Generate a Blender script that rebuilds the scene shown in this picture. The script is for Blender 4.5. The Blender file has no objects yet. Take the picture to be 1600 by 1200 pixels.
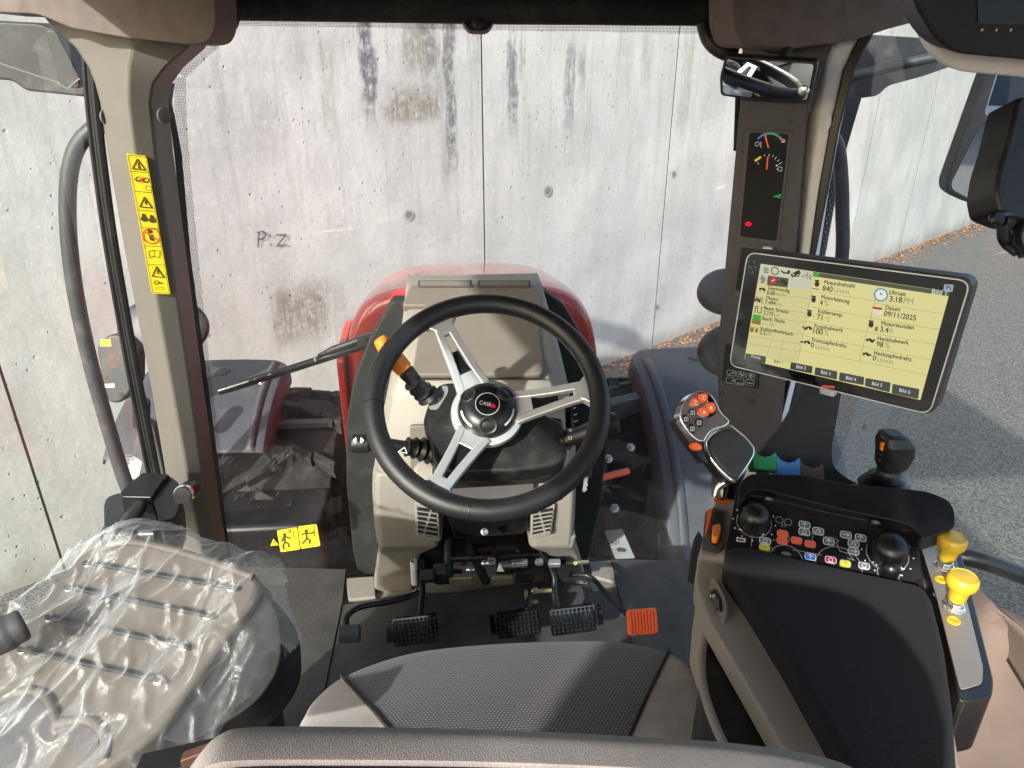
import bpy, math, random
from mathutils import Vector as Vec, Matrix, noise
random.seed(7)
sc = bpy.context.scene
COL = sc.collection
R = math.radians
# ------------------------------------------------------------ camera, sky, sun, exposure
FPX = 1109.0; PITCH = R(24.3); YAW = R(4.4); CAM = Vec((-.065, 0, 1.30))
cd = bpy.data.cameras.new('camera'); cam = bpy.data.objects.new('camera', cd); COL.objects.link(cam)
cd.sensor_width = 36; cd.lens = FPX / 1600 * 36; cd.clip_start = .02; cd.clip_end = 2000
cam.location = CAM; cam.rotation_euler = (R(90) - PITCH, 0, -YAW)
sc.camera = cam
SUN_AZ = R(216); SUN_EL = R(27)          # azimuth clockwise from +Y: behind and to the left
w = bpy.data.worlds.new('World'); sc.world = w; w.use_nodes = True
nt = w.node_tree; bg = nt.nodes['Background']; sky = nt.nodes.new('ShaderNodeTexSky')
sky.sky_type = 'NISHITA'; sky.sun_disc = False; sky.sun_elevation = SUN_EL; sky.sun_rotation = SUN_AZ
sky.dust_density = 2.5; sky.air_density = 1.2
nt.links.new(sky.outputs[0], bg.inputs[0]); bg.inputs[1].default_value = .15
sd = bpy.data.lights.new('sun', 'SUN'); sun = bpy.data.objects.new('sun', sd); COL.objects.link(sun)
sd.energy = 2.7; sd.angle = R(.9); sd.color = (1, .965, .92)
sv = Vec((math.sin(SUN_AZ) * math.cos(SUN_EL), math.cos(SUN_AZ) * math.cos(SUN_EL), math.sin(SUN_EL)))
sun.rotation_euler = sv.to_track_quat('Z', 'Y').to_euler(); sun.location = (-3, -5, 6)
EXPO = 1.5
sc.view_settings.view_transform = 'Standard'; sc.view_settings.look = 'None'
sc.view_settings.exposure = EXPO; sc.view_settings.gamma = 1
sc.render.engine = 'CYCLES'; sc.cycles.max_bounces = 8; sc.cycles.transparent_max_bounces = 24
sc.cycles.sample_clamp_indirect = 6; sc.cycles.caustics_reflective = False; sc.cycles.caustics_refractive = False
sc.cycles.use_denoising = True
# ------------------------------------------------------------ sight lines: a photo pixel to a place in the cab
def ray(u, v):
    x = (u - 800) / FPX; y = (600 - v) / FPX
    dy = math.cos(PITCH) + y * math.sin(PITCH); dz = -math.sin(PITCH) + y * math.cos(PITCH)
    c, s = math.cos(-YAW), math.sin(-YAW)
    return Vec((x * c - dy * s, x * s + dy * c, dz))
def at(u, v, D=None, X=None, Y=None, Z=None):
    d = ray(u, v)
    t = D if D is not None else (X - CAM.x) / d.x if X is not None else Y / d.y if Y is not None else (Z - CAM.z) / d.z
    return CAM + d * t
class Fr:
    def __init__(s, o, x, y):
        s.o = Vec(o); s.x = Vec(x).normalized(); s.n = s.x.cross(Vec(y)).normalized(); s.y = s.n.cross(s.x)
    def p(s, a, b, h=0): return s.o + s.x * a + s.y * b + s.n * h
    def px(s, u, v, h=0):
        d = ray(u, v); t = (s.o + s.n * h - CAM).dot(s.n) / d.dot(s.n); q = CAM + d * t - s.o
        return (q.dot(s.x), q.dot(s.y))
    def P(s, u, v, h=0): return s.p(*s.px(u, v, h), h)
    def pp(s, pts, h=0): return [s.px(u, v, h) for u, v in pts]
    def off(s, h): return Fr(s.p(0, 0, h), s.x, s.y)
def fr3(o, px_, py_): return Fr(o, px_ - o, py_ - o)
def facing(u, v, D, tilt=50, roll=0, yaw=0):
    a = R(tilt); x = Vec((math.cos(R(yaw)), math.sin(R(yaw)), 0)); y = Vec((-math.sin(R(yaw)) * math.cos(a), math.cos(R(yaw)) * math.cos(a), math.sin(a)))
    r = R(roll); return Fr(at(u, v, D), x * math.cos(r) + y * math.sin(r), y * math.cos(r) - x * math.sin(r))
def quad_plane(c, D0):      # plane of a rectangle seen at four pixels, first corner at depth D0
    r = [ray(*p) for p in c]; m = Matrix((r[1], -r[2], r[3])).transposed(); s = m.inverted() @ r[0]
    P = [CAM + r[0] * D0, CAM + r[1] * D0 * s[0], CAM + r[2] * D0 * s[1], CAM + r[3] * D0 * s[2]]
    return Fr(P[3], P[2] - P[3], P[0] - P[3]), P
# ------------------------------------------------------------ materials
M = {}
class NT:
    def __init__(s, name):
        s.m = bpy.data.materials.new(name); s.m.use_nodes = True; s.t = s.m.node_tree; s.t.nodes.clear()
        s.out = s.n('ShaderNodeOutputMaterial'); M[name] = s.m; s.m.use_backface_culling = False
    def n(s, k, **kw):
        o = s.t.nodes.new(k)
        for a, b in kw.items(): setattr(o, a, b)
        return o
    def set(s, sock, val):
        if hasattr(val, 'links') or isinstance(val, bpy.types.NodeSocket): s.t.links.new(val, sock)
        elif val is not None:
            if isinstance(val, (tuple, list)) and len(val) == 3 and sock.type == 'RGBA': val = (*val, 1)
            sock.default_value = val
    def math(s, op, a, b=None, c=None, clamp=False):
        o = s.n('ShaderNodeMath', operation=op, use_clamp=clamp)
        for i, q in enumerate((a, b, c)):
            if q is not None: s.set(o.inputs[i], q)
        return o.outputs[0]
    def co(s, kind='Object'): return s.n('ShaderNodeTexCoord').outputs[kind]
    def map(s, v, scale=(1, 1, 1), loc=(0, 0, 0)):
        o = s.n('ShaderNodeMapping'); s.set(o.inputs[0], v); o.inputs['Scale'].default_value = scale; o.inputs['Location'].default_value = loc; return o.outputs[0]
    def noise(s, v, scale, detail=3, rough=.55, dist=0):
        o = s.n('ShaderNodeTexNoise'); s.set(o.inputs['Vector'], v); o.inputs['Scale'].default_value = scale; o.inputs['Detail'].default_value = detail
        o.inputs['Roughness'].default_value = rough; o.inputs['Distortion'].default_value = dist; return o.outputs['Fac']
    def vor(s, v, scale, feature='F1', out='Distance'):
        o = s.n('ShaderNodeTexVoronoi', feature=feature); s.set(o.inputs['Vector'], v); o.inputs['Scale'].default_value = scale; return o.outputs[out]
    def ramp(s, f, a, b, lo=0., hi=1.):
        o = s.n('ShaderNodeMapRange', interpolation_type='SMOOTHSTEP'); s.set(o.inputs[0], f)
        for i, q in enumerate((a, b, lo, hi)): o.inputs[i + 1].default_value = q
        return o.outputs[0]
    def mix(s, f, a, b, mode='MIX'):
        o = s.n('ShaderNodeMix', data_type='RGBA', blend_type=mode); s.set(o.inputs[0], f); s.set(o.inputs[6], a); s.set(o.inputs[7], b); return o.outputs[2]
    def bump(s, h, strength=.3, dist=.001, nrm=None):
        o = s.n('ShaderNodeBump'); s.set(o.inputs['Height'], h); o.inputs['Strength'].default_value = strength; o.inputs['Distance'].default_value = dist
        if nrm: s.set(o.inputs['Normal'], nrm)
        return o.outputs[0]
    def sep(s, v): o = s.n('ShaderNodeSeparateXYZ'); s.set(o.inputs[0], v); return o.outputs
    def comb(s, x, y, z):
        o = s.n('ShaderNodeCombineXYZ')
        for i, q in enumerate((x, y, z)): s.set(o.inputs[i], q)
        return o.outputs[0]
    def bsdf(s, col, rough=.5, metal=0, nrm=None, spec=.5, **kw):
        o = s.n('ShaderNodeBsdfPrincipled'); s.set(o.inputs['Base Color'], col); s.set(o.inputs['Roughness'], rough); s.set(o.inputs['Metallic'], metal)
        s.set(o.inputs['Specular IOR Level'], spec)
        if nrm: s.set(o.inputs['Normal'], nrm)
        for k, q in kw.items(): s.set(o.inputs[k.replace('_', ' ')], q)
        return o.outputs[0]
    def mixs(s, f, a, b): o = s.n('ShaderNodeMixShader'); s.set(o.inputs[0], f); s.set(o.inputs[1], a); s.set(o.inputs[2], b); return o.outputs[0]
    def done(s, sh): s.t.links.new(sh, s.out.inputs[0]); return s.m
def c3(c, k): return tuple(min(1, q * k) for q in c)
def mat(name, col, rough=.5, metal=0, grain=None, var=.12, vscale=9, dust=0, spec=.5, **kw):
    s = NT(name); co = s.co()
    n1 = s.noise(co, vscale, 4, .6)
    c = s.mix(s.ramp(n1, .3, .7), c3(col, 1 - var), c3(col, 1 + var))
    r = s.math('ADD', rough - .06, s.math('MULTIPLY', s.noise(co, 31, 4), .12))
    if dust:
        d = s.math('MULTIPLY', s.ramp(s.noise(co, 14, 6, .7), .45, .8), dust)
        sp = s.math('MULTIPLY', s.ramp(s.vor(co, 210), .10, .04), s.ramp(s.noise(co, 33, 2), .52, .6))
        d = s.math('MAXIMUM', d, s.math('MULTIPLY', sp, min(1, dust * 2.5)))
        c = s.mix(d, c, (.42, .39, .35)); r = s.math('ADD', r, s.math('MULTIPLY', d, .5), clamp=True)
    nr = None
    if grain: nr = s.bump(s.noise(co, grain[0], 3, .6), grain[1], grain[2] if len(grain) > 2 else .0006)
    return s.done(s.bsdf(c, r, metal, nr, spec, **kw))
def em(name, col, k=1.0):
    s = NT(name); e = s.n('ShaderNodeEmission'); e.inputs[0].default_value = (*col, 1); e.inputs[1].default_value = k / 2 ** EXPO
    g = s.n('ShaderNodeBsdfGlossy'); g.inputs['Roughness'].default_value = .08; g.inputs[0].default_value = (.04, .04, .04, 1)
    a = s.n('ShaderNodeAddShader'); s.t.links.new(e.outputs[0], a.inputs[0]); s.t.links.new(g.outputs[0], a.inputs[1]); s.done(a.outputs[0])
def srgb(r, g, b):
    f = lambda q: (q / 255 / 12.92) if q <= 10 else ((q / 255 + .055) / 1.055) ** 2.4
    return (f(r), f(g), f(b))
mat('black_plastic', (.009, .009, .010), .45, grain=(900, .35), dust=.10)
mat('black_satin', (.006, .006, .007), .34, grain=(1200, .15), dust=.05)
mat('black_gloss', (.004, .004, .005), .07, dust=.03, Coat_Weight=.5)
mat('black_matte', (.006, .006, .007), .75, grain=(700, .3), dust=.10)
mat('stud', (.016, .016, .018), .28)
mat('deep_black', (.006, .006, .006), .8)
mat('seal_rubber', (.008, .008, .009), .38, grain=(300, .1), dust=.05)
mat('dark_metal', (.010, .010, .011), .4, .3, dust=.10)  # near-black metal for engine, linkage and exhaust pipe
mat('leather', (.011, .011, .013), .42, grain=(1500, .5, .0005), dust=.03)
mat('silver', (.66, .67, .70), .32, .55, var=.03)
mat('chrome', (.90, .90, .92), .12, .92, var=.02)
mat('zinc', (.6, .58, .52), .28, .9, dust=.2)
mat('brass_steel', (.62, .55, .33), .3, .9, dust=.2)
mat('beige', srgb(138, 132, 123), .5, grain=(800, .4), var=.05, dust=.06)
mat('taupe', srgb(116, 108, 99), .52, grain=(1000, .5), var=.05, dust=.05)
mat('taupe_dark', srgb(80, 75, 76), .55, grain=(1000, .5), var=.06, dust=.08)
mat('cluster_brown', srgb(70, 67, 71), .5, grain=(1000, .5), var=.05, dust=.06)
mat('pillar_grey', srgb(98, 93, 87), .5, grain=(1100, .4), var=.04, dust=.04)
mat('pillar_pale', srgb(236, 238, 243), .5, grain=(1100, .4), var=.04, dust=.04)
mat('headliner', srgb(120, 108, 104), .9, grain=(1400, .9, .001), var=.12, vscale=30)
mat('console_beige', srgb(148, 136, 125), .5, grain=(1000, .5), var=.05, dust=.05)
mat('side_trim', srgb(122, 108, 100), .6, grain=(700, .5), var=.08, dust=.05)
mat('module_grey', srgb(140, 132, 126), .42, .3, grain=(1300, .3), var=.05, dust=.04)
mat('dash_dark', (.008, .0095, .010), .7, grain=(600, .4), dust=.05)
mat('fender_grey', srgb(64, 66, 71), .58, grain=(500, .25), var=.05, vscale=4, dust=.12)
mat('visor_grey', srgb(38, 39, 42), .55, grain=(700, .3), var=.08, vscale=6, dust=.15)
mat('rail_grey', srgb(50, 52, 56), .5, grain=(500, .4), var=.1, dust=.15)
mat('tyre', (.010, .010, .010), .8, grain=(120, .6, .004), var=.3, vscale=12, dust=.12)
mat('red_paint', (.50, .016, .014), .25, var=.04, dust=.04, Coat_Weight=.6)
mat('orange', (.95, .15, .03), .4, var=.05, grain=(600, .1))
mat('orange_amber', (.9, .24, .015), .4, var=.05, grain=(600, .1))
mat('yellow_knob', (.60, .40, .025), .35, var=.04)
mat('green_lever', (.02, .26, .09), .5, var=.06, grain=(800, .2))
mat('blue_lever', (.05, .2, .55), .5, var=.06, grain=(800, .2))
mat('brown_lever', (.085, .045, .03), .5, var=.06, grain=(800, .2))
mat('sticker_yellow', (.74, .56, .02), .4, var=.03)
mat('sticker_line', (.05, .045, .01), .6)
mat('sticker_red', (.6, .03, .02), .5)
mat('white_print', (.75, .75, .75), .5, var=.02)
mat('grey_print', (.22, .22, .22), .5, var=.02)
mat('label_white', (.42, .43, .45), .45, var=.03)
mat('cream', srgb(222, 218, 205), .45, var=.02)
mat('cord', (.006, .007, .010), .5, grain=(2000, .6))
mat('seat_back_shell', srgb(92, 82, 74), .62, grain=(900, .5), var=.06)
mat('spring_white', (.55, .55, .53), .4, dust=.3)
mat('rust_cover', (.09, .035, .022), .5, dust=.2)
mat('far_white', (.7, .7, .7), .6)
mat('far_grey', (.18, .2, .23), .6)
mat('far_window', (.04, .06, .09), .1)
mat('marker_ink', (.09, .095, .11), .8, var=.3)
mat('key_green', (.10, .13, .12), .4); mat('key_grey', (.13, .13, .15), .4); mat('key_yellow', (.62, .62, .03), .4)
mat('key_blue', (.02, .13, .5), .4); mat('key_red', (.30, .02, .05), .4); mat('key_orange', (.85, .10, .03), .4)
for n_, c_ in dict(scr_yellow=srgb(224, 217, 150), scr_left=srgb(214, 208, 146), scr_pale=srgb(205, 203, 178), scr_header=srgb(86, 86, 72), scr_tab=srgb(72, 74, 70), scr_text=srgb(52, 54, 44),
                   scr_unit=srgb(146, 143, 104), scr_line=srgb(168, 166, 110), scr_white=srgb(235, 236, 228), scr_red=srgb(196, 50, 50), scr_blue=srgb(70, 160, 190), scr_green=srgb(70, 170, 60),
                   scr_brown=srgb(150, 110, 50), gauge_green=srgb(40, 120, 80), gauge_blue=srgb(50, 95, 160), gauge_red=srgb(185, 80, 60), gauge_needle=srgb(225, 90, 60), gauge_white=srgb(190, 190, 190),
                   glow_red=(1, .01, .06), lamp_green=(.02, .55, .12), gauge_yellow=srgb(205, 180, 60), qr_grey=srgb(150, 165, 180)).items(): em(n_, c_, .92 if n_[:3] == 'scr' else 1.)
# fabric of the driver's seat: dark with rows of short light dashes
s = NT('seat_mesh'); co = s.co(); x, y, z = s.sep(co)
row = s.math('MULTIPLY', y, 290); ri = s.math('FLOOR', row)
fx = s.math('FRACT', s.math('ADD', s.math('MULTIPLY', x, 205), s.math('MULTIPLY', ri, .5))); fy = s.math('FRACT', row)
dx = s.math('ABSOLUTE', s.math('SUBTRACT', fx, .5)); dy = s.math('ABSOLUTE', s.math('SUBTRACT', fy, .5))
dd = s.math('ADD', s.math('POWER', s.math('MULTIPLY', dx, 2.6), 2), s.math('POWER', s.math('MULTIPLY', dy, 3.6), 2))
dash = s.ramp(dd, 1.1, .5)
c = s.mix(dash, (.020, .019, .023), s.mix(s.noise(co, 6), (.11, .10, .11), (.17, .155, .165)))
s.done(s.bsdf(c, .68, 0, s.bump(s.math('ADD', dash, s.math('MULTIPLY', s.noise(co, 900), .4)), .6, .001), Sheen_Weight=.3))
s = NT('seat_cloth'); co = s.co()
c = s.mix(s.ramp(s.noise(co, 12, 5, .6), .3, .7), srgb(140, 131, 126), srgb(172, 163, 158)); c = s.mix(s.math('MULTIPLY', s.noise(co, 1100, 2), .35), c, srgb(120, 106, 100))
s.done(s.bsdf(c, .9, 0, s.bump(s.noise(co, 1300, 3), .8, .001), .2, Sheen_Weight=.4))
s = NT('armrest_cloth'); co = s.co()
c = s.mix(s.ramp(s.noise(co, 900, 3), .35, .7), (.009, .009, .010), (.027, .027, .030)); c = s.mix(s.math('MULTIPLY', s.ramp(s.noise(co, 7, 5), .4, .7), .3), c, (.016, .016, .020))
s.done(s.bsdf(c, .8, 0, s.bump(s.noise(co, 1500, 3), .8, .0008), .12, Sheen_Weight=.04))
s = NT('floor_mat'); co = s.co(); x, y, z = s.sep(co)
wv = s.math('SINE', s.math('MULTIPLY', x, 900)); sc_ = s.ramp(s.noise(s.map(co, (3, 30, 3)), 4, 5, .7), .58, .75)
c = s.mix(s.ramp(s.noise(co, 9, 5, .65), .3, .7), (.038, .035, .033), (.066, .061, .057)); c = s.mix(s.math('MULTIPLY', sc_, .35), c, (.13, .12, .11)); c = s.mix(s.math('MULTIPLY', s.ramp(s.vor(co, 120), .13, .06), s.ramp(s.noise(co, 7, 4), .52, .6)), c, (.2, .18, .15))
s.done(s.bsdf(c, .62, 0, s.bump(wv, .18, .0008, s.bump(s.noise(co, 30, 4), .3, .004))))
# concrete wall, local x along the wall, z up
s = NT('concrete'); co = s.co(); X_, Y_, Z_ = s.sep(co)
base = s.mix(s.ramp(s.noise(co, 1.3, 6, .6), .3, .7), srgb(174, 173, 170), srgb(199, 197, 193))
base = s.mix(s.math('MULTIPLY', s.ramp(s.noise(s.map(co, (1, 1, .3)), 4, 7, .7), .44, .66), .45), base, srgb(162, 160, 156))
base = s.mix(s.math('MULTIPLY', s.ramp(s.noise(co, .8, 3), .46, .64), .3), base, srgb(192, 188, 178))
fine = s.noise(s.map(co, (1, 1, .7)), 30, 9, .8)
base = s.mix(s.math('MULTIPLY', s.ramp(fine, .52, .72), .45), base, srgb(144, 141, 135))
base = s.mix(s.math('MULTIPLY', s.ramp(fine, .48, .3), .5), base, srgb(222, 221, 218))
vert = s.noise(s.map(co, (7, 7, .35)), 2.2, 6, .75)
base = s.mix(s.math('MULTIPLY', s.ramp(vert, .52, .66), s.ramp(Z_, 1., 3.4, .10, .5)), base, srgb(138, 133, 124))
drip = s.noise(s.map(co, (14, 14, 1.1)), 3., 6, .72)
grit = s.noise(co, 14, 7, .72)
stain = None
STREAKS = []      # (x, half width, z top, z bottom, strength, colour key)
def stain_add(cur, x0, hw, z1, z0, k, soft=.25):
    wob = s.math('MULTIPLY', s.math('SUBTRACT', s.noise(co, 4, 4), .5), .10 + hw * .6)
    d = s.math('ABSOLUTE', s.math('SUBTRACT', s.math('ADD', X_, wob), x0))
    a = s.ramp(d, hw * 1.25, hw * .55); b = s.ramp(Z_, z0 - soft, z0 + soft); c_ = s.ramp(Z_, z1 + .1, z1 - .1)
    m = s.math('MULTIPLY', s.math('MULTIPLY', a, b), c_)
    m = s.math('MULTIPLY', m, s.ramp(s.math('ADD', s.math('MULTIPLY', drip, .4), s.math('MULTIPLY', grit, .6)), .37, .56))
    m = s.math('MULTIPLY', m, k)
    return m if cur is None else s.math('MAXIMUM', cur, m)
_concrete = (s, co, X_, Y_, Z_, base, grit, drip, stain_add)
# asphalt
s = NT('asphalt'); co = s.co()
g = s.vor(co, 95, out='Color'); gv = s.sep(g)[0]
c = s.mix(s.ramp(gv, .2, .95), (.055, .051, .046), (.20, .188, .17)); c = s.mix(s.math('MULTIPLY', s.noise(co, 1.2, 6, .6), .4), c, (.13, .125, .12))
c = s.mix(s.math('MULTIPLY', s.ramp(s.noise(co, .35, 4), .5, .6), .25), c, (.08, .08, .082)); crk = s.vor(s.math('ADD', co, 0) if 0 else co, .45, 'DISTANCE_TO_EDGE'); c = s.mix(s.math('MULTIPLY', s.ramp(s.math('ADD', crk, s.math('MULTIPLY', s.noise(co, 5, 5), .03)), .018, .010), .22), c, (.03, .029, .028))
s.done(s.bsdf(c, .78, 0, s.bump(s.vor(co, 95), .8, .006), .5))
s = NT('litter'); co = s.co(); s.done(s.bsdf(s.mix(s.noise(co, 60), (.30, .10, .03), (.5, .24, .10)), .9))
# glass panes and film
def glassy(name, tint, dirt, refl=.9, dc=(.8, .8, .8), dscale=5, zb=None):
    s = NT(name); co = s.co(); t = s.n('ShaderNodeBsdfTransparent'); t.inputs[0].default_value = (*tint, 1)
    g = s.n('ShaderNodeBsdfGlossy'); g.inputs['Roughness'].default_value = .015
    lw = s.n('ShaderNodeLayerWeight'); lw.inputs[0].default_value = .5; fz = s.math('ADD', .05, s.math('MULTIPLY', s.math('POWER', lw.outputs['Facing'], 5.), .9))
    d = s.n('ShaderNodeBsdfDiffuse'); d.inputs[0].default_value = (*dc, 1); tl = s.n('ShaderNodeBsdfTranslucent'); tl.inputs[0].default_value = (*dc, 1)
    dm = s.mixs(.5, d.outputs[0], tl.outputs[0])
    a = s.mixs(s.math('MULTIPLY', fz, refl), t.outputs[0], g.outputs[0])
    sp = s.math('MULTIPLY', s.ramp(s.vor(co, 70), .09, .04), s.ramp(s.noise(co, 9, 2), .55, .65))
    f = s.math('ADD', s.math('MULTIPLY', s.ramp(s.noise(co, dscale, 7, .7), .2, .8, .4, 1.), dirt), s.math('MULTIPLY', sp, dirt * 2.5))
    if zb:      # sky reflection painted as a pale, arc-streaked veil across the pane
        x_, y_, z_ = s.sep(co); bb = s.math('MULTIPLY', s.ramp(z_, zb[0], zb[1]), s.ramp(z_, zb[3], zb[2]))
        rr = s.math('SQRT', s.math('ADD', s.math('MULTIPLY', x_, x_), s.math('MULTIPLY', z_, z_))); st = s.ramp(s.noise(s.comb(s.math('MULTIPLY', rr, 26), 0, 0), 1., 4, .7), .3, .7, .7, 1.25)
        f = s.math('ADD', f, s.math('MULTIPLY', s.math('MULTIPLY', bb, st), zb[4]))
    s.done(s.mixs(f, a, dm))
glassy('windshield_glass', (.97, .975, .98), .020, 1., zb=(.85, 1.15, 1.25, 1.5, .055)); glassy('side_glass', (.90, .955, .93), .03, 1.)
s = NT('frit'); co = s.co(); x, y, z = s.sep(co)
dx = s.math('SUBTRACT', s.math('FRACT', s.math('MULTIPLY', x, 330)), .5); dz = s.math('SUBTRACT', s.math('FRACT', s.math('MULTIPLY', z, 330)), .5)
r2 = s.math('ADD', s.math('MULTIPLY', dx, dx), s.math('MULTIPLY', dz, dz))
t = s.n('ShaderNodeBsdfTransparent'); s.done(s.mixs(s.ramp(r2, .12, .09), t.outputs[0], s.bsdf((.02, .02, .02), .5)))
s = NT('perforated'); co = s.co('UV'); x, y, z = s.sep(co)
row = s.math('MULTIPLY', y, 1.); ri = s.math('FLOOR', row)
dx = s.math('SUBTRACT', s.math('FRACT', s.math('ADD', x, s.math('MULTIPLY', ri, .5))), .5); dz = s.math('SUBTRACT', s.math('FRACT', row), .5)
r2 = s.math('ADD', s.math('MULTIPLY', dx, dx), s.math('MULTIPLY', dz, dz)); t = s.n('ShaderNodeBsdfTransparent')
s.done(s.mixs(s.ramp(r2, .085, .065), s.bsdf((.03, .03, .032), .4, .3), t.outputs[0]))
s = NT('mirror'); s.done(s.bsdf((.86, .88, .9), .01, 1.))
s = NT('plastic_film'); co = s.co(); t = s.n('ShaderNodeBsdfTransparent'); t.inputs[0].default_value = (.97, .97, .98, 1)
x, y, z = s.sep(co); rc = s.comb(s.math('SUBTRACT', s.math('MULTIPLY', x, .88), s.math('MULTIPLY', y, .47)), s.math('ADD', s.math('MULTIPLY', x, .47), s.math('MULTIPLY', y, .88)), z)
w1 = s.noise(s.map(rc, (1, .16, 1)), 17, 4, .55, .5); w2 = s.noise(s.map(rc, (1, .22, 1)), 70, 4, .6, .6)
bn = s.bump(s.math('ADD', w1, s.math('MULTIPLY', w2, .34)), .5, .014)
g = s.n('ShaderNodeBsdfGlossy'); g.inputs['Roughness'].default_value = .34; s.set(g.inputs['Normal'], bn)
lw = s.n('ShaderNodeLayerWeight'); lw.inputs[0].default_value = .5; s.set(lw.inputs['Normal'], bn)
fc = s.math('POWER', lw.outputs['Facing'], 1.6)
d = s.n('ShaderNodeBsdfDiffuse'); d.inputs[0].default_value = (.86, .9, .95, 1); tl = s.n('ShaderNodeBsdfTranslucent'); tl.inputs[0].default_value = (.86, .9, .95, 1)
a = s.mixs(s.math('ADD', .03, s.math('MULTIPLY', fc, .16)), t.outputs[0], g.outputs[0])
milky = s.math('ADD', .075, s.math('MULTIPLY', fc, s.ramp(w1, .40, .62, .05, .75)), clamp=True)
s.done(s.mixs(milky, a, s.mixs(.45, d.outputs[0], tl.outputs[0])))
s = NT('scratched_film'); co = s.co(); x, y, z = s.sep(co); t = s.n('ShaderNodeBsdfTransparent')
rot = s.comb(s.math('ADD', s.math('MULTIPLY', x, .8), s.math('MULTIPLY', z, .6)), 0, s.math('SUBTRACT', s.math('MULTIPLY', z, .8), s.math('MULTIPLY', x, .6)))
n = s.noise(s.map(rot, (14, 1, 150)), 1., 6, .7, .6); k = s.noise(co, 16, 4)
f = s.math('ADD', .06, s.math('MULTIPLY', s.math('MULTIPLY', s.ramp(n, .5, .62), s.ramp(k, .38, .62)), .45))  # pale streaks paint the glare on the scratched film
d = s.n('ShaderNodeBsdfDiffuse'); d.inputs[0].default_value = (.8, .8, .82, 1); tl = s.n('ShaderNodeBsdfTranslucent'); tl.inputs[0].default_value = (.8, .8, .82, 1)
s.done(s.mixs(f, t.outputs[0], s.mixs(.5, d.outputs[0], tl.outputs[0])))
# ------------------------------------------------------------ mesh builder
def catmull(pts, n=8, closed=False):
    P = [Vec(p) for p in pts]; out = []; N = len(P)
    for i in range(N if closed else N - 1):
        g = lambda k: P[k % N] if closed else P[max(0, min(N - 1, k))]
        a, b, c, d = g(i - 1), g(i), g(i + 1), g(i + 2)
        for k in range(n):
            t = k / n; out.append(.5 * ((2 * b) + (c - a) * t + (2 * a - 5 * b + 4 * c - d) * t * t + (3 * b - a - 3 * c + d) * t ** 3))
    if not closed: out.append(P[-1].copy())
    return out
def rpoly(pts, r, n=4):
    out = []; N = len(pts); rr = r if isinstance(r, (list, tuple)) else [r] * N
    for i in range(N):
        p = Vec(pts[i]); a = Vec(pts[i - 1]) - p; b = Vec(pts[(i + 1) % N]) - p
        q = min(rr[i], a.length * .48, b.length * .48)
        if q < 1e-6: out.append(tuple(p)); continue
        A = p + a.normalized() * q; B = p + b.normalized() * q
        for k in range(n + 1):
            t = k / n; out.append(tuple((1 - t) ** 2 * A + 2 * t * (1 - t) * p + t * t * B))
    return out
_txt = {}
def text_geo(body):
    if body not in _txt:
        cu = bpy.data.curves.new('t', 'FONT'); cu.body = body; cu.size = 1; ob = bpy.data.objects.new('t', cu); COL.objects.link(ob)
        me = bpy.data.meshes.new_from_object(ob.evaluated_get(bpy.context.evaluated_depsgraph_get()))
        _txt[body] = ([tuple(v.co[:2]) for v in me.vertices], [tuple(p.vertices) for p in me.polygons])
        bpy.data.objects.remove(ob); bpy.data.curves.remove(cu); bpy.data.meshes.remove(me)
    return _txt[body]
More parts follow.
